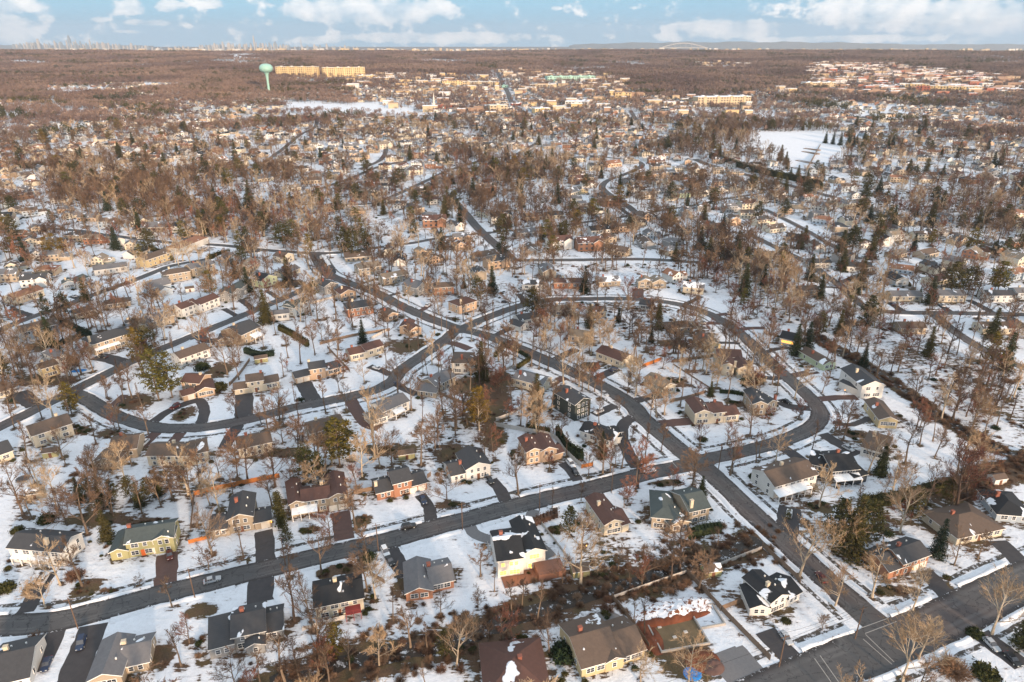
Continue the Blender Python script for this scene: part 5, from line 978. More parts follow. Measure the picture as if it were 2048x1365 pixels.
# far woods: clumps of crowns
def clump(seed, n=26, S=34, ht=11.0, leaf='wood'):
    rng = random.Random(seed); mb = MB()
    for _ in range(n):
        x, y = rng.uniform(-S, S), rng.uniform(-S, S); h = ht*rng.uniform(.75, 1.3); r = rng.uniform(3.2, 5.5)
        mb.tube((x, y, -2), (x, y, h*.7), .35, .2, 3, 1)
        for _ in range(42):
            d = Vector((rng.gauss(0, 1), rng.gauss(0, 1), rng.gauss(0, .8))).normalized()*rng.uniform(.55, 1); c = Vector((x+d.x*r, y+d.y*r, h*.62+d.z*h*.38))
            a = rdir(rng, (0, 0, 1), rng.uniform(.1, 1.2))*rng.uniform(1.0, 2.1); b = a.cross(Vector((rng.uniform(-1, 1), rng.uniform(-1, 1), .2))).normalized()*rng.uniform(.35, .8); mb.add([c-a*.5-b, c-a*.5+b, c+a], [(0, 1, 2)])
    return mb.mesh('clump', [leaf, 'bark'])
cl = [clump(i) for i in range(4)]+[clump(9, 18, 30, 12, 'leafo')]+[clump(5, 9, 34), clump(6, 9, 34)]+[clump(7, 6, 34, 9, 'twigw')]
rows = []
TOWN = [W2(p) for p in ([(690, 168), (760, 148), (930, 150), (1010, 140), (1200, 148), (1260, 165), (1260, 235), (1100, 245), (980, 235), (860, 230), (700, 205)], [(1610, 128), (1760, 130), (2048, 158), (2100, 195), (1640, 190), (1620, 150)], [(1380, 120), (1500, 130), (1520, 140), (1400, 140)], [(1260, 195), (1500, 190), (1640, 165), (1500, 235), (1300, 245)], [(545, 158), (740, 156), (740, 168), (545, 166)])]
r = 1250.0; ax_, ay_, as_ = [], [], []
while r < 6600:
    st = 30 if r < 2600 else 40 if r < 4200 else 52; n = int(2*.72*r/st); a = -.72+1.44*(np.arange(n)+RS.rand(n))/n; q = r+RS.uniform(-st/2, st/2, n)
    ax_.append(q*np.sin(a)); ay_.append(q*np.cos(a)); r += st
X_, Y_ = np.concatenate(ax_), np.concatenate(ay_); R_ = np.hypot(X_, Y_); keep = np.ones(len(X_), bool); town = np.zeros(len(X_), bool)
for p in OPEN[:2]: keep &= ~inpoly(X_, Y_, p)
for p in TOWN: town |= inpoly(X_, Y_, p)
for p in FARSNOW: keep &= ~(inpoly(X_, Y_, p) & (RS.rand(len(X_)) > .10))
keep &= (seg_dist(X_, Y_, ROADC['highway']) > 30) & (seg_dist(X_, Y_, ROADC['hill']) > 30)
g = np.sin(X_*.004)*np.sin(Y_*.0021+1)+.5*np.sin(X_*.011+2)*np.sin(Y_*.006); u = RS.rand(len(X_))
keep &= np.where(town, u > .45, np.where(R_ < 2000, u < .12+.62*(R_-1250)/750, np.where(g > .55, u > .8, True)))
for x, y, q, tw_ in zip(X_[keep], Y_[keep], R_[keep], town[keep]):
    ix = RS.choice([5, 6, 7, 5, 6, 6]) if tw_ else RS.choice([0, 1, 2, 3, 4, 5, 6, 7]) if q < 2000 else RS.choice([0, 1, 2, 3, 0, 1, 2, 3, 0, 1, 2, 4])
    s = RS.uniform(.85, 1.2)*(1.0 if q < 2600 else 1.25); rows.append((x, y, float(hgt(x, y)), s, s*RS.uniform(.8, 1.2)*(.95 if q < 2600 else .85), ix))
scatter('far_woods', rows, cl, 'purple brown leafless woods rolling away to the ridge', 'woods')

# ground again: litter and thaw rings round trunks and house walls
def ring(x, y, rad, amt, core):
    r = math.hypot(x, y); a = math.degrees(math.atan2(x, y))
    if abs(a) > 43 or r < 40: return
    R0, R1 = np.searchsorted(rs, [r-rad, r+rad]); da = math.degrees(rad/r); A0, A1 = np.searchsorted(azs, [a-da, a+da])
    if R1 <= R0 or A1 <= A0: return
    sx_, sy_ = XX[R0:R1, A0:A1], YY[R0:R1, A0:A1]; d = np.hypot(sx_-x, sy_-y); B2[R0:R1, A0:A1] = np.maximum(B2[R0:R1, A0:A1], np.where(d < rad, amt-(amt-.2)*np.clip((d-core)/(rad-core), 0, 1), -1))
B2 = bare.reshape(XX.shape)
for h in HOUSES:
    if math.hypot(h[0], h[1]) < 1400: ring(h[0], h[1], h[2]+5.0, .54, h[2]-1)
for t in IND+MASS:
    q = pd(t)
    if q < 900: ring(t[0], t[1], 2.3+q*.004, .66, .8)
bv = np.append(B2.ravel(), .3).astype(np.float32); bpy.data.objects['ground'].data.attributes['bare'].data.foreach_set('value', bv)
# ------------------------------------------------------------------ vehicles
m, N = mat('car_paint'); oi = N.n('ShaderNodeObjectInfo'); fin(N, oi.outputs['Color'], .3, spec=.5); M['paint'] = m
M['tyre'] = flat('tyre_rubber', (.02, .02, .02)); M['head'] = flat('headlamp', (.7, .7, .66), .3); M['tail'] = flat('tail_lamp', (.45, .02, .02), .4)
def car_proto(suv):
    L, Wd = (4.7, 1.82) if not suv else (4.8, 1.92); H1 = .82 if not suv else .98; H2 = 1.43 if not suv else 1.74
    def hull(sections, inset=0):
        bm = bmesh.new(); rings = []
        for x, zb, zt, w_ in sections: rings.append([bm.verts.new(q) for q in ((x, -w_, zb), (x, -w_*1.02, (zb+zt)/2), (x, -w_*.93, zt), (x, w_*.93, zt), (x, w_*1.02, (zb+zt)/2), (x, w_, zb))])
        for a, b in zip(rings[:-1], rings[1:]):
            for i in range(6): bm.faces.new((a[i], a[(i+1) % 6], b[(i+1) % 6], b[i]))
        bm.faces.new(rings[0]); bm.faces.new(rings[-1][::-1]); bmesh.ops.recalc_face_normals(bm, faces=bm.faces); me = bpy.data.meshes.new('x'); bm.to_mesh(me); bm.free(); return me
    h = Wd/2
    body = hull([(-L/2, .38, .62, h*.86), (-L/2+.12, .25, H1*.95, h*.95), (-L*.25, .22, H1, h), (L*.12, .22, H1, h), (L*.26, .22, H1*.95, h), (L/2-.3, .25, H1*.82, h*.94), (L/2, .38, .58, h*.8)]); body.materials.append(M['paint'])
    x0, x1 = (-L*.40, L*.20) if not suv else (-L*.47, L*.2)
    gl = hull([(x0, H1-.04, H1+.02, h*.86), (x0+(.55 if not suv else .25), H1-.04, H2-.08, h*.80), (x1-.75, H1-.04, H2-.06, h*.80), (x1, H1-.04, H1+.02, h*.88)]); gl.materials.append(M['glass'])
    mb = MB(); mb.box(x0+(.6 if not suv else .3), -h*.72, H2-.09, x1-.8, h*.72, H2); 
    for s in (-1, 1):
        for x in (x0+.62, (x0+x1)/2-.1, x1-.7): mb.box(x-.05, s*h*.83-.03, H1-.02, x+.05, s*h*.83+.03, H2-.1)
    rf = mb.mesh('car_roof', ['paint']); wb = MB(); wb.tube((0, -.11, 0), (0, .11, 0), .34, .34, 12, 0, True); wh = wb.mesh('wheel', ['tyre']); rb = MB(); rb.tube((0, -.12, 0), (0, .12, 0), .19, .19, 8, 0, True); rim = rb.mesh('rim', ['head'])
    hb = MB(); hb.box(-.08, -.2, -.08, .04, .2, .08); return dict(body=body, gl=gl, rf=rf, wh=wh, rim=rim, hl=hb.mesh('headlight', ['head']), tl=hb.mesh('taillight', ['tail']), L=L, h=h, z=H1)
CPR = [car_proto(False), car_proto(True)]
def car(px, py, qx, qy, colr, suv, label, z=.08):
    p = G(px, py); q = G(qx, qy); c = CPR[suv]; a = math.atan2(q.y-p.y, q.x-p.x); t = link('parked_car' if 'driv' not in label or 'driveway' in label else 'moving_car', None, None, (p.x, p.y, p.z+z), a)
    b = link('body', c['body'], t); b.color = (*colr, 1); link('windows', c['gl'], t); r_ = link('roof_panel', c['rf'], t); r_.color = (*colr, 1)
    for sx in (-1, 1):
        for sy in (-1, 1): w_ = link('wheel', c['wh'], t, (sx*c['L']*.30, sy*(c['h']-.09), .34)); link('rim', c['rim'], w_)
    for sy in (-1, 1): link('headlight', c['hl'], t, (c['L']/2-.10, sy*c['h']*.58, .60)); link('taillight', c['tl'], t, (-c['L']/2+.10, sy*c['h']*.62, .68))
    tag(t, label, 'car')
WH, SI, BK, DR, BU, RD = (.75, .76, .78), (.42, .44, .47), (.015, .017, .02), (.10, .02, .02), (.02, .035, .08), (.5, .03, .03)
for a in [(425, 1163, 440, 1159, SI, 0, 'silver sedan driving along the lower street past the sycamores'), (818, 1056, 835, 1052, BK, 1, 'dark SUV parked by the snow bank on the lower street'), (771, 1107, 776, 1117, WH, 1, 'white SUV parked at the mouth of the grey roofed house driveway'), (780, 1124, 786, 1134, BK, 0, 'black car parked behind the white SUV in the driveway'),
          (847, 1003, 850, 1010, BU, 0, 'dark blue sedan on the driveway of the brown brick house'), (980, 963, 984, 969, BK, 0, 'black car before the white split level house'), (340, 1113, 341, 1120, DR, 0, 'dark red car on the paver driveway of the olive house'), (1142, 931, 1147, 937, WH, 1, 'white SUV by the peach split level house'), (1150, 946, 1155, 953, BK, 0, 'black car parked nose out beside the white fence'),
          (1200, 1009, 1204, 1016, WH, 1, 'left of two white SUVs above the maroon gabled house'), (1214, 1015, 1218, 1021, WH, 1, 'right of two white SUVs above the maroon gabled house'), (1299, 944, 1312, 941, WH, 0, 'white sedan approaching the crossing from the left'), (1571, 1279, 1577, 1287, SI, 0, 'silver sedan on the black driveway of the snowy corner lot'),
          (1982, 1292, 1990, 1300, SI, 0, 'silver car on the driveway in the right corner'), (2024, 1322, 2031, 1329, BK, 0, 'black car below the silver one in the right corner driveway'), (1642, 1158, 1636, 1150, DR, 0, 'dark red car parked along the diagonal street by the fence'), (1209, 790, 1215, 794, SI, 0, 'grey car parked on the diagonal street under bare trees'), (163, 1290, 160, 1300, BU, 1, 'dark blue pickup sized car on the black driveway'),
          (94, 1332, 90, 1342, BU, 0, 'dark blue car between two snowy lawns at the bottom left'), (1016, 660, 1023, 658, BK, 1, 'black SUV at the snowy garage above the diagonal street'), (1573, 806, 1583, 810, BK, 0, 'black car by the tan stone house at the curve'), (27, 618, 35, 621, BU, 0, 'dark car by the rust roofed house'), (1882, 456, 1890, 458, WH, 0, 'white car on the eastern avenue by the junction'),
          (1961, 485, 1968, 487, RD, 0, 'red car on the eastern avenue among firs'), (642, 517, 643, 521, WH, 0, 'white car at the head of the diagonal street'), (34, 783, 40, 784, WH, 0, 'white car parked at the western house driveway'), (1178, 424, 1184, 424, BU, 0, 'blue car parked on the upper cross street'), (1010, 606, 1018, 606, BK, 0, 'dark car on the loop road verge'), (1105, 766, 1110, 764, SI, 0, 'silver car by the cream ranch near the gold fir')]: car(*a)
used_ = set()
for i, (dc, w_) in enumerate(DRC):
    if i % 3 != 1 and i % 5 != 0 or w_ < 4 or DRIVES[i][2] == 2: continue
    p = dc[int(len(dc)*.72)]; d = dc[min(len(dc)-1, int(len(dc)*.72)+2)]-p; px, py = P(p[0], p[1])
    if not (20 < px < 2030 and 580 < py < 1340): continue
    if any(math.hypot(o.location.x-p[0], o.location.y-p[1]) < 9 for o in col.objects if o.get('category') == 'car'): continue
    j = int(np.argmin(np.hypot(hx[:, 0]-p[0], hx[:, 1]-p[1]))); hn = hsn[j][3]
    if hn in used_: continue
    used_.add(hn); n_ = math.hypot(*d)+1e-9; q = (p[0]+d[0]/n_*5, p[1]+d[1]/n_*5); q = P(*q); cc = [(WH, 'white'), (BK, 'black'), (SI, 'silver'), (DR, 'dark red'), (BU, 'dark blue')][i % 5]
    car(px, py, q[0], q[1], cc[0], i % 2, f"{cc[1]} {'SUV' if i % 2 else 'sedan'} on the driveway of the {short(hn, 16-(8 if cc[1].count(' ') else 7))}")
# ------------------------------------------------------------------ utility poles and cables
def pole(px, py, lamp, where, hh=10.5):
    p = G(px, py); t = link('utility_pole', None, None, p, .3); mb = MB(); mb.tube((0, 0, -.3), (0, 0, hh), .17, .12, 8, 0, True); link('post', mb.mesh('post', ['pole']), t)
    c = MB(); c.box(-1.2, -.07, hh-.8, 1.2, .07, hh-.65); link('crossarm', c.mesh('crossarm', ['pole']), t)
    for x in (-1.05, 0.55, 1.05): i_ = MB(); i_.tube((x, 0, hh-.65), (x, 0, hh-.4), .06, .04, 6, 0, True); link('insulator', i_.mesh('insulator', ['metal']), t)
    if lamp: tb = MB(); tb.tube((.35, 0, hh-2.3), (.35, 0, hh-1.3), .22, .22, 10, 0, True); link('transformer', tb.mesh('transformer', ['metal']), t)
    tag(t, 'brown utility pole '+where, 'utility pole'); return Vector((p.x, p.y, p.z+hh-.5))
PL = [pole(156, 1258, 1, 'at the lower left street beside a driveway'), pole(390, 1197, 0, 'by the silver sedan on the lower street'), pole(571, 1131, 1, 'above the big brown tree on the lower street'), pole(757, 1104, 0, 'beside the white SUV driveway'), pole(925, 1060, 1, 'left of the circular drive'), pole(1079, 1021, 0, 'right of the circular drive'), pole(1223, 985, 0, 'above the two white SUVs'), pole(1437, 938, 1, 'at the crossing corner by the loop road')]
[pole(*a) for a in ((769, 776, 0, 'at the bend above the double garage'), (894, 667, 1, 'at the snowy corner of the diagonal street'), (1044, 688, 0, 'by the square hedged lawn'), (1186, 758, 0, 'on the diagonal street by the red ranch'), (1300, 842, 1, 'left of the maroon roofed corner house'), (590, 806, 0, 'on the bend street by the double drive'), (330, 690, 0, 'on the west diagonal street'), (470, 632, 1, 'on the west diagonal street by the grey house'), (1560, 735, 0, 'inside the loop road curve'))]
PR_ = [pole(1558, 1334, 0, 'at the red dumpster by the driveway mouth'), pole(1710, 1278, 1, 'on the snowy street corner with crossing lines', 11)]
def cable(a, b, sag, lab, off=0):
    mb = MB(); pts = []
    n = Vector((-(b-a).y, (b-a).x, 0)).normalized()*off
    for i in range(9): t = i/8; q = a.lerp(b, t)+n; q.z -= sag*4*t*(1-t); pts.append(q)
    for i in range(8): mb.tube(pts[i], pts[i+1], .035, .035, 3)
    tag(link('utility_cable', mb.mesh('utility_cable', ['wire'])), lab, 'cable', 'cables strung along the lower street')
for i in range(len(PL)-1):
    for k in (-1, 1): cable(PL[i], PL[i+1], 1.0, ('near' if k < 0 else 'far')+f' black cable on the {ORD[i]} span along the lower street', k)
for k in (-1, 1): cable(PR_[0], PR_[1], 1.0, ('near' if k < 0 else 'far')+' black cable strung before the snowy corner lot', k)
cable(PR_[1], G(1330, 1420)+Vector((0, 0, 9)), 1, 'black cable running off the corner pole over the building site', 0); cable(PR_[1], G(1923, 1190)+Vector((0, 0, 9)), 1, 'black cable crossing the corner street from the corner pole', 0)
for px, py, wh in ((1160, 1192, 'by the wet creek'),): pass
# ------------------------------------------------------------------ fences and hedges
def fence(pts, h, m_, label, cat='fence', post=2.6):
    c = smooth(pts, 2.6) if len(pts) > 2 else np.array([np.array(G(*pts[0])[:2])*(1-t)+np.array(G(*pts[1])[:2])*t for t in np.linspace(0, 1, max(2, int((G(*pts[1])-G(*pts[0])).length/2.6)))])
    mb, pb = MB(), MB(); rt = link('fence', None, None, (c[0][0], c[0][1], float(hgt(*c[0])))); o = np.array([c[0][0], c[0][1]])
    for i in range(len(c)-1):
        a, b = c[i]-o, c[i+1]-o; d = Vector((*(b-a), 0)); L = d.length; an = math.atan2(d.y, d.x); mx = Matrix.Translation((a[0], a[1], 0)) @ Matrix.Rotation(an, 4, 'Z')
        mb.box(0, -.03, .05, L, .03, h*random.uniform(.97, 1.0), 0, mx); mb.box(0, -.07, h*.75, L, .07, h*.75+.1, 0, mx); pb.box(-.08, -.08, -.2, .08, .08, h+.12, 0, mx)
    link('fence_panels', mb.mesh('fence_panels', [m_]), rt); link('fence_posts', pb.mesh('fence_posts', [m_]), rt); tag(rt, label, 'fence')
for a in [([(389, 992), (430, 982), (520, 963), (560, 956)], 1.9, 'fenceo', 'orange cedar fence across the snowy back yards'), ([(389, 992), (382, 1062)], 1.8, 'fence', 'brown fence running down from the orange cedar fence'), ([(378, 1088), (421, 1077)], 1.4, 'fenceo', 'short amber fence beside the tan split level'), ([(708, 990), (753, 980)], 1.8, 'fence', 'grey brown fence left of the brown brick house'), ([(855, 957), (862, 952)], 1.8, 'fence', 'stub of fence behind the brown brick house garage'),
          ([(992, 842), (1020, 832), (1048, 812)], 1.6, 'fencew', 'pale fence above the brown bare yard'), ([(992, 853), (1040, 862), (1105, 876), (1130, 905), (1163, 937)], 1.9, 'fencew', 'long pale fence curving round the peach split level yard'), ([(1163, 937), (1186, 932)], 1.6, 'fenceo', 'orange end of the pale curving fence'), ([(1339, 806), (1375, 798), (1411, 787)], 1.7, 'fence', 'wavy brown fence behind the maroon roofed cream house'), ([(1285, 735), (1322, 721)], 1.7, 'fenceo', 'rusty fence right of the dark red ranch'),
          ([(1343, 726), (1430, 714)], 1.6, 'fence', 'grey fence over the open snowy yard'), ([(1346, 730), (1420, 778)], .8, 'fence', 'low brown fence along the diagonal yard strip'), ([(1415, 1142), (1523, 1100)], 1.4, 'fencew', 'pale fence along the top of the big snowy lot'), ([(1373, 1147), (1450, 1230), (1540, 1322)], 1.9, 'fence', 'long dark fence between the building site and the snowy lot'), ([(1524, 1094), (1590, 1155), (1600, 1168)], 1.7, 'fence', 'brown fence along the diagonal street below the crossing'), ([(1224, 1198), (1262, 1245), (1298, 1298)], 1.7, 'fence', 'weathered fence left of the building site'),
          ([(1228, 1197), (1290, 1175), (1375, 1146)], 1.2, 'fencew', 'thin pale fence along the creek above the site'), ([(1076, 1040), (1160, 1150)], 1.2, 'fencew', 'low pale wall right of the modern white house'), ([(975, 1090), (1000, 1150)], 1.2, 'fencew', 'low pale wall left of the modern white house'), ([(740, 1150), (770, 1168)], 1.5, 'fence', 'broken brown fence by the black roofed cream house'), ([(605, 1262), (690, 1238)], 1.4, 'fencew', 'pale boards below the black roofed cream house'), ([(1440, 1222), (1480, 1206)], 1.7, 'fence', 'short tan fence left of the snowy corner lot house'),
          ([(459, 773), (480, 750), (500, 722)], 1.7, 'fence', 'brown fence running uphill by the olive shed'), ([(640, 690), (705, 674), (780, 662)], 1.6, 'fence', 'long brown fence behind the bare tree stand'), ([(740, 680), (775, 662)], 1.4, 'fencew', 'pale stub fence beside the dark spruce'), ([(655, 697), (700, 745)], 1.6, 'fence', 'dark fence dropping to the cream and maroon ranch'), ([(618, 610), (672, 595)], 1.4, 'fencew', 'pale fence by the blue grey house'), ([(835, 760), (880, 790), (985, 830)], 1.5, 'fence', 'brown fence right of the two grey roofed tan house'), ([(975, 755), (1030, 735)], 1.6, 'fencew', 'pale wall under the square hedged lawn'), ([(1480, 768), (1540, 815)], .9, 'fence', 'low fence below the clipped hedge'), ([(1862, 1000), (1935, 1045)], 1.3, 'fence', 'low dark fence beyond the olive pines')]: fence(*a)
def hedge(pts, wd, h, leaf, label, dn=14):
    c = smooth(pts, 1.0); o = c[0]; mb = MB(); rng = random.Random(int(pts[0][0]))
    for p in c:
        for _ in range(int(dn*wd)):
            q = p-o; s = rng.uniform(-1, 1); z = rng.random(); hh = h*(1+.12*math.sin(p[0]*1.3+p[1]))
            if rng.random() < .6: s = math.copysign(1, s)
            else: z = 1
            leafs(mb, Vector((q[0]+rng.uniform(-.5, .5), q[1]+s*wd/2*rng.uniform(.85, 1.05), z*hh)), 1, .55, rng, .9)
    co = MB()
    for i in range(0, len(c)-1): a = c[i]-o; co.box(-.75, -wd*.4, 0, .75, wd*.4, h*.86, 0, Matrix.Translation((a[0], a[1], 0)))
    rt = link('hedge', mb.mesh('hedge', [leaf]), None, (o[0], o[1], float(hgt(*o)))); link('hedge_core', co.mesh('hedge_core', [leaf]), rt); tag(rt, label, 'hedge')
for a in [([(990, 714), (1000, 702), (1007, 694)], 2, 2, 'leafo', 'clipped green hedge forming the left side of the square lawn'), ([(1007, 694), (1030, 703), (1055, 716)], 2, 2, 'leafe', 'clipped dark hedge along the diagonal street'), ([(1036, 737), (1050, 727), (1060, 720)], 2, 2, 'leafo', 'short clipped hedge below the square lawn'), ([(1486, 770), (1505, 768), (1526, 767)], 4, 3, 'leafe', 'dense dark hedge right of the maroon gabled fenced yard'), ([(107, 640), (140, 655), (181, 675)], 3, 3, 'leafe', 'tall dark hedge between two snowy western yards'),
          ([(115, 692), (140, 684), (166, 674)], 2, 2.5, 'leafe', 'row of dark cedars above the unfinished house'), ([(492, 706), (520, 714), (548, 711)], 2.5, 3, 'leafe', 'dark cedar hedge under the taupe house pool'), ([(560, 660), (590, 675), (616, 693)], 3, 3, 'leafo', 'brown green hedge behind the bare tree stand'), ([(345, 520), (320, 508), (300, 500)], 2.5, 3.5, 'leafo', 'olive hedge below the orange roofed villa'), ([(418, 520), (440, 512), (460, 508)], 2.5, 3.5, 'leafo', 'hedge right of the orange roofed villa'), ([(480, 575), (500, 568), (512, 560)], 3, 3, 'leafo', 'rough olive hedge left of the pale lime cottage'),
          ([(1055, 858), (1075, 862), (1100, 866)], 2.5, 2, 'leafo', 'loose olive hedge under the three storey dark house'), ([(1115, 870), (1135, 900), (1165, 920)], 4, 3.5, 'leafe', 'dense dark laurels behind the black roofed cottage'), ([(1060, 1052), (1090, 1040), (1115, 1030)], 3, 2, 'scrub', 'dark red hedge at the street right of the circular drive'), ([(1380, 1075), (1410, 1066), (1440, 1062)], 3, 3, 'leafe', 'dark hedge beside the large slate roofed house'), ([(1735, 1012), (1800, 1000), (1880, 978)], 4, 3.2, 'leafo', 'deep olive hedge belt beyond the navy house'), ([(25, 335), (60, 338), (90, 334)], 8, 6, 'leafe', 'long dark hedge in the far west'),
          ([(1420, 318), (1500, 345), (1590, 368), (1640, 385)], 9, 7, 'leafo', 'long belt of dark evergreens beside the snowy park'), ([(1500, 795), (1470, 788), (1440, 786)], 1.6, 1.6, 'leafe', 'row of clipped round shrubs under the fenced yard')]: hedge(*a)
# round clipped shrubs
RB = [bush(21, True, 260).mesh('round_shrub', ['leafo']), bush(22, True, 260).mesh('round_shrub', ['leafe']), bush(23, False, 200).mesh('round_shrub', ['scrub'])]
for px, py, s, k, lab in ((437, 779, 3.6, 0, 'huge round olive shrub right of the circular drive'), (36, 1064, 1.9, 0, 'round olive shrub by the white colonial back yard'), (94, 1042, 2.6, 0, 'dark spreading shrub by the bright blue garden litter'), (70, 1282, 2.4, 2, 'round brown shrub at the lower left street corner'), (150, 1155, 2.8, 2, 'reddish brown shrub right of the white colonial'), (12, 1180, 2.4, 0, 'flat olive shrub at the left edge'), (812, 989, 1.6, 2, 'round brown shrub at the brick house door'), (876, 671, 1.4, 0, 'clipped cone shrub on the snowy street corner'), (868, 682, 1.2, 2, 'small brown cone shrub by the bend'),
                           (1515, 940, 1.3, 1, 'dark snow dusted shrub left of the white brown roofed house'), (1506, 955, 1.5, 1, 'dark juniper on the long snowy verge'), (735, 1118, 2.4, 1, 'snow dusted dark shrub at the street trunk'), (1405, 881, 1.7, 1, 'lone black juniper on the corner lawn'), (600, 802, 1.6, 1, 'dark shrub by the double garage drive'), (405, 738, 3.2, 1, 'pair of dark clipped yews by the white ranch'), (1950, 1270, 2.0, 1, 'low shrub in the lower right yard'), (1905, 1345, 4.0, 2, 'large brown mounded shrub at the bottom right'), (1970, 1352, 3.0, 0, 'olive mounded shrub at the bottom right'), (1572, 1244, 1.2, 0, 'pointed shrub beside the corner lot garage'), (1130, 1310, 3.5, 1, 'dark rhododendron mass left of the round patio'), (1700, 560, 2, 1, 'dark shrub by the hook lane'), (2015, 765, 2, 2, 'brown shrub in the east woods edge')):
    p = G(px, py); tag(link('shrub', RB[k], None, p, random.random()*6, (s, s, s*.95)), lab, 'shrub')
# ------------------------------------------------------------------ building site
p0 = G(1262, 1268); FR, FA, FL = frame_of(1322, 1308, 1420, 1290); site = link('foundation', None, None, (FR.x, FR.y, 0), FA)
mb = MB(); mb.box(0, 0, 0, FL, 14, .12); link('foundation_floor', mb.mesh('foundation_floor', ['mud']), site); mb = MB()
for x0, y0, x1, y1 in ((0, 0, FL, .35), (0, .36, .35, 14), (FL-.35, .36, FL, 9), (.36, 13.65, FL-2, 14), (FL, 5, FL+7, 5.35), (FL+6.65, 5.36, FL+7, 12), (FL, 12, FL+7, 12.35)): mb.box(x0, y0, 0, x1, y1, .75)
link('foundation_wall', mb.mesh('foundation_wall', ['conc']), site)
for x, y in ((3, 8), (5.2, 8.6), (7.5, 9.2), (9.5, 9.8), (5.5, 4), (9, 5)): q = MB(); q.box(-.5, -.4, .12, .5, .4, .3); link('footing_pad', q.mesh('footing_pad', ['fencew']), site, (x, y, 0))
tag(site, 'concrete house foundation with pale footing pads in a muddy pit', 'foundation')
def mound(px, py, rx, ry, h, m_, label, name='dirt_mound', seed=1):
    p = G(px, py); bm = bmesh.new(); bmesh.ops.create_grid(bm, x_segments=26, y_segments=20, size=1); rng = random.Random(seed); from mathutils import noise as mn
    for v in bm.verts:
        q = max(0, 1-(v.co.x**2+v.co.y**2)); v.co.x *= rx; v.co.y *= ry; v.co.z = h*q**.6*(1+.35*mn.noise(Vector((v.co.x*.35+seed, v.co.y*.35, 0))))-.12+.35*mn.noise(Vector((v.co.x*.9, v.co.y*.9, seed)))*q
    me = bpy.data.meshes.new(name); bm.to_mesh(me); bm.free(); me.materials.append(M[m_]); tag(link(name, me, None, (p.x, p.y, 0), .25), label, 'dirt mound')
M['sitesnow'] = None; m, N = mat('snow_over_dirt'); o = objc(N); n = N.noise(o, .9, 6, .7, .6); fin(N, N.mix(N.step(n, .52, .58), SNOW, (.16, .06, .03)), .95, n, .8, .3); M['sitesnow'] = m
mound(1345, 1222, 13, 4.0, 1.8, 'sitesnow', 'snow streaked spoil heap above the red cutting', seed=3); mound(1340, 1240, 12, 1.8, 1.3, 'dirt', 'bare red earth bank behind the foundation', seed=5); mound(1405, 1322, 4.5, 3.5, 1.3, 'dirt', 'red earth pile below the foundation', seed=7); mound(1300, 1275, 3, 6, 1.0, 'dirt', 'red soil bank on the left of the pit', seed=9); mound(1425, 1335, 3, 2.5, 1.4, 'paver', 'purple brown rubble pile by the tarp', 'rubble_mound', 11)
mound(1385, 1348, 2.4, 2.2, .5, 'blue', 'crumpled bright blue tarp on the building site', 'tarp', 13); mound(158, 742, 3.6, 1.8, .6, 'blue', 'blue tarp with orange stripes beside the unfinished house', 'tarp', 15); mound(148, 623, 2.5, 1.6, .7, 'blue', 'blue tarp near the cream bungalow', 'tarp', 17); mound(1426, 742, 2.2, .9, .5, 'blue', 'blue covered garden tub in the fenced yard', 'tarp', 19)
# round patio, trampoline, basketball hoop
p = G(1215, 1255); mb = MB(); mb.lathe([(0, .14), (5.5, .14), (5.5, 0)], 28); tag(link('patio', mb.mesh('patio', ['gravel']), None, p), 'round grey stone patio behind the yellow house', 'patio')
p = G(47, 962); t = link('trampoline', None, None, p); mb = MB(); mb.lathe([(0, .9), (2.1, .9)], 20); link('jumping_mat', mb.mesh('jumping_mat', ['metal']), t); mb = MB()
for i in range(8): a = i*math.pi/4; mb.tube((2.2*math.cos(a), 2.2*math.sin(a), 0), (2.2*math.cos(a), 2.2*math.sin(a), 2.7), .05, .05, 4)
mb.lathe([(2.2, .85), (2.3, .9), (2.2, .95)], 20); mb.lathe([(2.2, 2.6), (2.25, 2.65), (2.2, 2.7)], 20); link('trampoline_frame', mb.mesh('trampoline_frame', ['metal']), t); tag(t, 'black netted trampoline in the snow near the western edge', 'trampoline')
for i, (a, b, lab) in enumerate((((1606, 298), (1636, 303), 'uppermost dark edged garden bed in the snowy park'), ((1602, 305), (1632, 311), 'second dark edged garden bed in the snowy park'), ((1590, 322), (1622, 330), 'third dark edged garden bed in the snowy park'), ((1580, 336), (1612, 344), 'lowest dark edged garden bed in the snowy park'), ((1640, 290), (1612, 345), 'long dark kerb line crossing the snowy park'))):
    p, q = G(*a), G(*b); d = q-p; L = math.hypot(d.x, d.y); mb = MB(); W_ = 7 if i < 4 else .8
    for z_ in ((0, 0, L, .8), (0, W_-.8, L, W_)) if i < 4 else ((0, 0, L, .9),): mb.box(z_[0], z_[1], -2, z_[2], z_[3], .5)
    if i < 4: mb.box(0, .81, -2, .8, W_-.81, .5); mb.box(L-.8, .81, -2, L, W_-.81, .5)
    tag(link('garden_bed', mb.mesh('garden_bed', ['fence']), None, (p.x, p.y, p.z), math.atan2(d.y, d.x)), lab, 'garden bed')
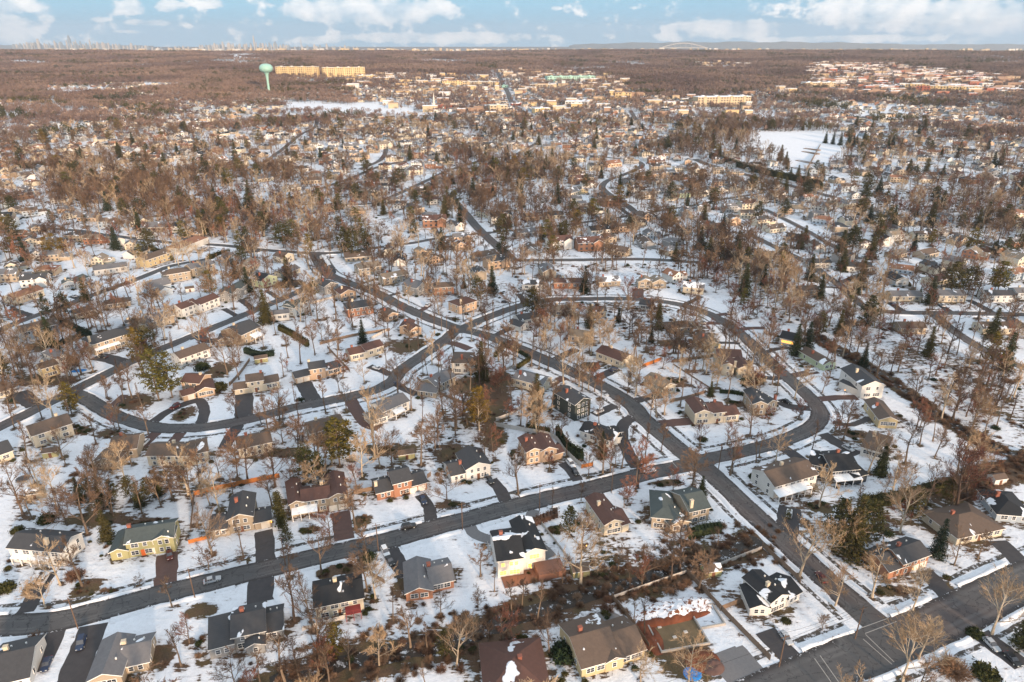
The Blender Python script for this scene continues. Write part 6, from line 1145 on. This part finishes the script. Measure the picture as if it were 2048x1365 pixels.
# ------------------------------------------------------------------ town beyond: water tower, blocks, church
def block(px0, px1, py, floors, dep, wc, rc_, label, hm=None, cat='building', name='town_building', bays=6.5):
    a, b = G(px0, py), G(px1, py); z = min(a.z, b.z); d = b-a; L = math.hypot(d.x, d.y); an = math.atan2(d.y, d.x); h = (hm or floors*5.2); t = link(name, None, None, (a.x, a.y, z-2), an)
    mb = MB(); mb.box(0, 0, 0, L, dep, h+2); [mb.box(L*(i+.5)/max(1, int(L/26))-3, -1.6, 0, L*(i+.5)/max(1, int(L/26))+3, -.01, h+3.6) for i in range(max(1, int(L/26)))]; link('wall', mb.mesh('wall', [wc]), t); mb = MB(); mb.box(-.4, -.4, h+2, L+.4, dep+.4, h+2.9); nst = max(1, int(L/28))
    for i in range(nst): x = L*(i+.5)/nst; mb.box(x-2.5, dep*.3, h+2.9, x+2.5, dep*.6, h+5)
    link('roof', mb.mesh('roof', [rc_]), t); mb = MB(); nb = max(2, int(L/bays)); fh = h/floors; 
    for f in range(floors):
        for i in range(nb): x = L*(i+.25)/nb; mb.add([(x, -.08, 2+fh*f+fh*.3), (x+L/nb*.5, -.08, 2+fh*f+fh*.3), (x+L/nb*.5, -.08, 2+fh*f+fh*.8), (x, -.08, 2+fh*f+fh*.8)], [(0, 1, 2, 3)])
    w_ = link('window_bands', mb.mesh('window_bands', ['glass']), t); w_['kind'] = 'stuff'; tag(t, label, cat); return t, L, h
M['beige'] = flat('beige_stucco', (.62, .47, .25), amt=.08); M['sand'] = flat('sand_wall', (.52, .42, .28)); M['mint'] = flat('mint_wall', (.36, .58, .50)); M['redb'] = flat('red_brick_wall', (.36, .12, .08)); M['whitew'] = flat('white_wall', (.66, .64, .60)); M['tower'] = flat('mint_steel', (.30, .52, .46), .45, amt=.06); M['brownb'] = flat('brown_block', (.33, .22, .16))
for a in [(553, 636, 156, 6, 22, 'beige', 'whitew', 'left of two long beige apartment blocks beside the water tower', 0), (647, 731, 156, 6, 22, 'beige', 'whitew', 'right of two long beige apartment blocks beside the water tower', 0), (885, 926, 174, 3, 30, 'beige', 'brownb', 'square golden office building left of the highway', 0), (1095, 1190, 164, 3, 30, 'mint', 'mint', 'long mint green building right of the highway', 0), (980, 1015, 228, 3, 24, 'sand', 'whitew', 'cream block with snowy roof by the highway bend', 0), (1060, 1105, 178, 2, 30, 'sand', 'whitew', 'low cream building below the mint one', 0),
          (1395, 1500, 214, 4, 26, 'sand', 'snow', 'long cream apartment block with snowy roof above the woods', 0), (1610, 1670, 178, 3, 26, 'sand', 'snow', 'pale block with snowy roof right of the parking lot', 0), (1858, 1962, 186, 3, 30, 'beige', 'whitew', 'long yellow industrial building in the east town', 0), (1808, 1856, 182, 3, 26, 'beige', 'whitew', 'tan office block left of the red hall', 0), (1830, 1858, 187, 3, 14, 'redb', 'redb', 'dark red hall before the yellow industrial building', 0), (1750, 1806, 180, 2, 26, 'brownb', 'snow', 'brown shopping block in the east town', 0), (1990, 2048, 188, 2, 30, 'brownb', 'snow', 'grey brown warehouse at the eastern edge', 0),
          (718, 755, 158, 2, 20, 'beige', 'snow', 'stepped cream terrace below the apartment blocks', 0), (750, 790, 163, 2, 20, 'sand', 'snow', 'lower cream terrace below the apartment blocks', 0), (800, 870, 168, 1, 40, 'whitew', 'snow', 'wide snowy roofed retail sheds left of the golden office', 0), (925, 990, 172, 2, 24, 'sand', 'whitew', 'tan strip building touching the highway', 0), (1130, 1175, 214, 2, 40, 'whitew', 'snow', 'broad white roofed hall beyond the parking lot', 0), (1230, 1262, 200, 3, 20, 'beige', 'brownb', 'golden block on the hillside right of the hall', 0), (1070, 1100, 228, 2, 18, 'beige', 'snow', 'cream shop beside the highway end', 0), (1024, 1060, 212, 1, 14, 'redb', 'snow', 'red fronted roadside shops', 0), (1000, 1014, 176, 1, 14, 'tower', 'tower', 'teal canopy beside the highway', 0)]: block(*a[:8])
t, L, h = block(865, 903, 219, 2, 18, 'redb', 'brownb', 'red brick church with white steeple', 8, 'church', 'church'); mb = MB(); mb.box(1, -2, 0, 6, 3, 14); mb.box(1.8, -1.2, 14, 5.2, 2.2, 18); mb.lathe([(2.2, 18), (.05, 36)], 8, 0, (3.5, .5)); link('steeple', mb.mesh('steeple', ['whitew']), t)
# water tower
p = G(539, 190); q = G(539, 190); zt = HC+ray(533, 128).z*(p.y/ray(533, 128).y); s = (zt-p.z)/50.0; t = link('water_tower', None, None, p)
mb = MB(); mb.lathe([(5.0, -3), (3.4, 3), (2.1, 8), (1.9, 20), (2.1, 27), (2.9, 33), (4.6, 36)], 20); me = mb.mesh('pedestal', ['tower']); o = link('pedestal', me, t, scale=(s, s, s)); 
mb = MB(); mb.lathe([(4.6, 36), (7.6, 36.9), (10.2, 38.9), (11.4, 41.4), (11.5, 43.6), (10.6, 46.2), (8.4, 48.6), (4.8, 50.0), (0.01, 50.4)], 26); me = mb.mesh('tank', ['tower']); me.polygons.foreach_set('use_smooth', [True]*len(me.polygons)); o = link('tank', me, t, scale=(s, s, s))
mb = MB(); [mb.tube((x, 0, 50), (x, 0, 50+hh), .12, .08, 4) for x, hh in ((-2, 4), (0, 5), (2, 3.5))]; link('antennas', mb.mesh('antennas', ['whitew']), t, scale=(s, s, s)); tag(t, 'mint green bulb water tower above the brown trees', 'water tower')
# town clutter: one object of countless tiny roofs in the far settlements
fm = MB(); far = ['beige', 'sand', 'whitew', 'redb', 'brownb', 'snow']
for k, p in enumerate(TOWN[:4]):
    lo, hi = p.min(0), p.max(0); n = int((hi[0]-lo[0])*(hi[1]-lo[1])/(5200 if k != 1 else 1500)); x = RS.uniform(lo[0], hi[0], n); y = RS.uniform(lo[1], hi[1], n); kk = inpoly(x, y, p)
    for a, b in zip(x[kk], y[kk]):
        if seg_dist([a], [b], ROADC['highway'])[0] < 16: continue
        L, d, h = RS.uniform(10, 34)*(1.3 if k == 1 else 1), RS.uniform(8, 12), RS.uniform(7, 12); z = float(hgt(a, b)); mi_ = RS.choice([0, 1, 2, 2, 1, 4, 1]) if k != 1 else RS.choice([3, 4, 4, 1, 2, 4]); fm.box(a-L/2, b-d/2, z-2, a+L/2, b+d/2, z+h, mi_); fm.box(a-L/2-.3, b-d/2-.3, z+h, a+L/2+.3, b+d/2+.3, z+h+.8, RS.choice([5, 4, 5, 4]))
        for i in range(int(L/3)): xx = a-L/2+1+i*3; fm.box(xx, b-d/2-.06, z+h-2.4, xx+1.3, b-d/2-.01, z+h-1, 4)
for _ in range(620):                                   # specks of buildings in the plain beyond the ridge
    a = RS.uniform(-.68, .68); r = RS.uniform(7500, 13000); x, y = r*math.sin(a), r*math.cos(a); L, h = RS.uniform(12, 60), RS.uniform(60, 128)-max(0, 0); z = float(hgt(x, y)); top = HC-r*RS.uniform(.0022, .0065)
    fm.box(x-L/2, y, z-2, x+L/2, y+40, max(z+8, top), RS.choice([0, 1, 2, 2, 1]))
tag(link('far_town', fm.mesh('far_town', far)), 'tiny crowded roofs and walls of the distant town districts', 'town', kind='stuff')
# hills beyond, and the great city on the horizon
mb = MB()
for a0, a1, y_, top in ((1120, 1700, 13500, 66), (1560, 2150, 14500, 30), (-60, 420, 15500, 12)):
    n = 60; b = len(mb.v)
    for i in range(n+1):
        px = a0+(a1-a0)*i/n; u = (px-1024)/F*1.09; env = math.sin(math.pi*i/n)**.45; zt = HC+10+top*env*(1+.15*math.sin(i*.7))+4*math.sin(i*1.9)
        for yy, zz in ((y_-1500, 0), (y_, zt*.75), (y_+500, zt), (y_+2500, 0)): mb.v.append((u*yy, yy, zz))
    for i in range(n):
        for q in range(3): k = b+i*4+q; mb.f.append((k, k+4, k+5, k+1)); mb.m.append(0)
M['hill'] = flat('far_hills', (.17, .18, .18)); tag(link('hills', mb.mesh('hills', ['hill'])), kind='structure')
M['skyc'] = flat('skyline_concrete', (.42, .40, .37), amt=.1); M['skyg'] = flat('skyline_glass', (.22, .27, .31), .4, amt=.1)
RSk = np.random.RandomState(5); sk = []
for x0, x1, n, hb, hv in ((25, 240, 44, 88, 14), (235, 300, 10, 92, 6), (300, 460, 16, 95, 4), (395, 580, 40, 90, 10), (575, 720, 16, 93, 7)):
    for i in range(n):
        px = x0+(x1-x0)*(i+RSk.rand())/n; t_ = hb-hv*abs(RSk.normal(0, .5))*math.sin(math.pi*(i+.5)/n); sk.append((px, max(70, t_), RSk.uniform(1.6, 4.5)))
sk += [(506, 71, 2.6), (601, 79, 1.4), (178, 79, 2.2), (150, 80, 2.4), (118, 84, 1.6), (76, 82, 1.6)]
cn = {}
def ordn(k):
    t_ = ['', '', 'twenty', 'thirty', 'forty', 'fifty', 'sixty', 'seventy', 'eighty', 'ninety']
    return ORD[k-1] if k <= 20 else (t_[k//10][:-1]+'ieth' if k % 10 == 0 else t_[k//10]+'-'+ORD[k % 10-1])
for i, (px, ty, wpx) in enumerate(sorted(sk)):
    yy = 14200+RSk.uniform(-600, 600); d = ray(px, ty); q = yy/d.y; top = HC+d.z*q; x = d.x*q; w_ = wpx*yy/F*.9; z0 = float(hgt(x, yy)); t = MB(); H_ = top-z0
    t.box(-w_/2, -w_/2, -5, w_/2, w_/2, H_*.8); t.box(-w_*.36, -w_*.36, H_*.8, w_*.36, w_*.36, H_*.95); t.box(-w_*.12, -w_*.12, H_*.95, w_*.12, w_*.12, H_)
    cn['l' if px < 300 else 'r'] = k_ = cn.get('l' if px < 300 else 'r', 0)+1; nm_ = ordn(k_)
    lab = 'tallest spire of the hazy city skyline' if (px, ty) == (506, 71) else (f'{nm_} tower from left in the hazy '+('left' if px < 300 else 'right')+' cluster of the far city')
    tag(link('skyscraper', t.mesh('skyscraper', ['skyc' if i % 3 else 'skyg']), None, (x, yy, z0)), lab, 'skyscraper', 'skyline left cluster' if px < 300 else 'skyline right cluster')
# arch bridge and power plant steam
mb = MB(); c = G(1380, 104); yy = 12500
def at_px(px, py, yy): d = ray(px, py); q = yy/d.y; return Vector((d.x*q, yy, HC+d.z*q))
for i in range(16):
    t0, t1 = i/16, (i+1)/16; f = lambda t: at_px(1322+90*t, 96-9*math.sin(math.pi*t), yy); mb.tube(f(t0), f(t1), 9, 9, 5)
    if i % 2: q = f(t0); mb.tube(q, (q.x, q.y, at_px(1322+90*t0, 96, yy).z), 3, 3, 4)
mb.tube(at_px(1318, 96, yy), at_px(1416, 96, yy), 8, 8, 5); tag(link('arch_bridge', mb.mesh('arch_bridge', ['skyc'])), 'pale steel arch bridge far off beyond the ridge', 'bridge')
# ------------------------------------------------------------------ lamps lit in the photograph
def lamp(px, py, h, e, label, off=0):
    p = G(px, py); l = bpy.data.lights.new('lamp_light', 'POINT'); l.energy = e; l.color = (1, .6, .25); l.shadow_soft_size = .4; t = link('outdoor_lamp', None, None, (p.x, p.y, p.z)); o = bpy.data.objects.new('light', l); col.objects.link(o); o.parent = t; o.location = (0, -.45, h)
    mb = MB(); mb.lathe([(.12, h-.15), (.16, h), (.10, h+.15)], 8); link('lamp_head', mb.mesh('lamp_head', ['lit']), t); mb = MB(); mb.tube((0, 0, 0), (0, 0, h-.15), .05, .05, 5); link('lamp_post', mb.mesh('lamp_post', ['metal']), t); tag(t, label, 'lamp')
lamp(1036, 1160, 3.0, 105, 'glowing terrace lamp at the modern white house'); lamp(1062, 1152, 3.0, 58, 'glowing lamp by the railed patio of the modern house'); lamp(545, 1057, 2.5, 58, 'glowing garage lamp at the snowy garage'); lamp(1688, 790, 2.3, 70, 'glowing porch lamp at the big white house'); lamp(814, 590, 2.5, 58, 'glowing porch lamp beside the grey green gable house'); lamp(1562, 697, 2.3, 46, 'glowing lamp of the dark roofed house at the loop'); lamp(1822, 1150, 2.2, 35, 'amber lamp by the orange brick house'); lamp(1172, 1110, 3.5, 81, 'amber yard lamp lighting the pale sycamore')
# ------------------------------------------------------------------ haze
m, N = mat('haze'); N.t.nodes.clear(); v_ = N.n('ShaderNodeVolumePrincipled', {'Color': (.80, .88, 1.0, 1), 'Density': 5e-5, 'Anisotropy': .2}); N.n('ShaderNodeOutputMaterial', {'Volume': v_.outputs[0]}); M['haze'] = m
mb = MB(); mb.box(-22000, -600, -6, 22000, 22500, 700); HZ = mb.mesh('haze', ['haze']); tag(link('haze', HZ), kind='stuff', label='pale blue winter haze in the distance', cat='haze')
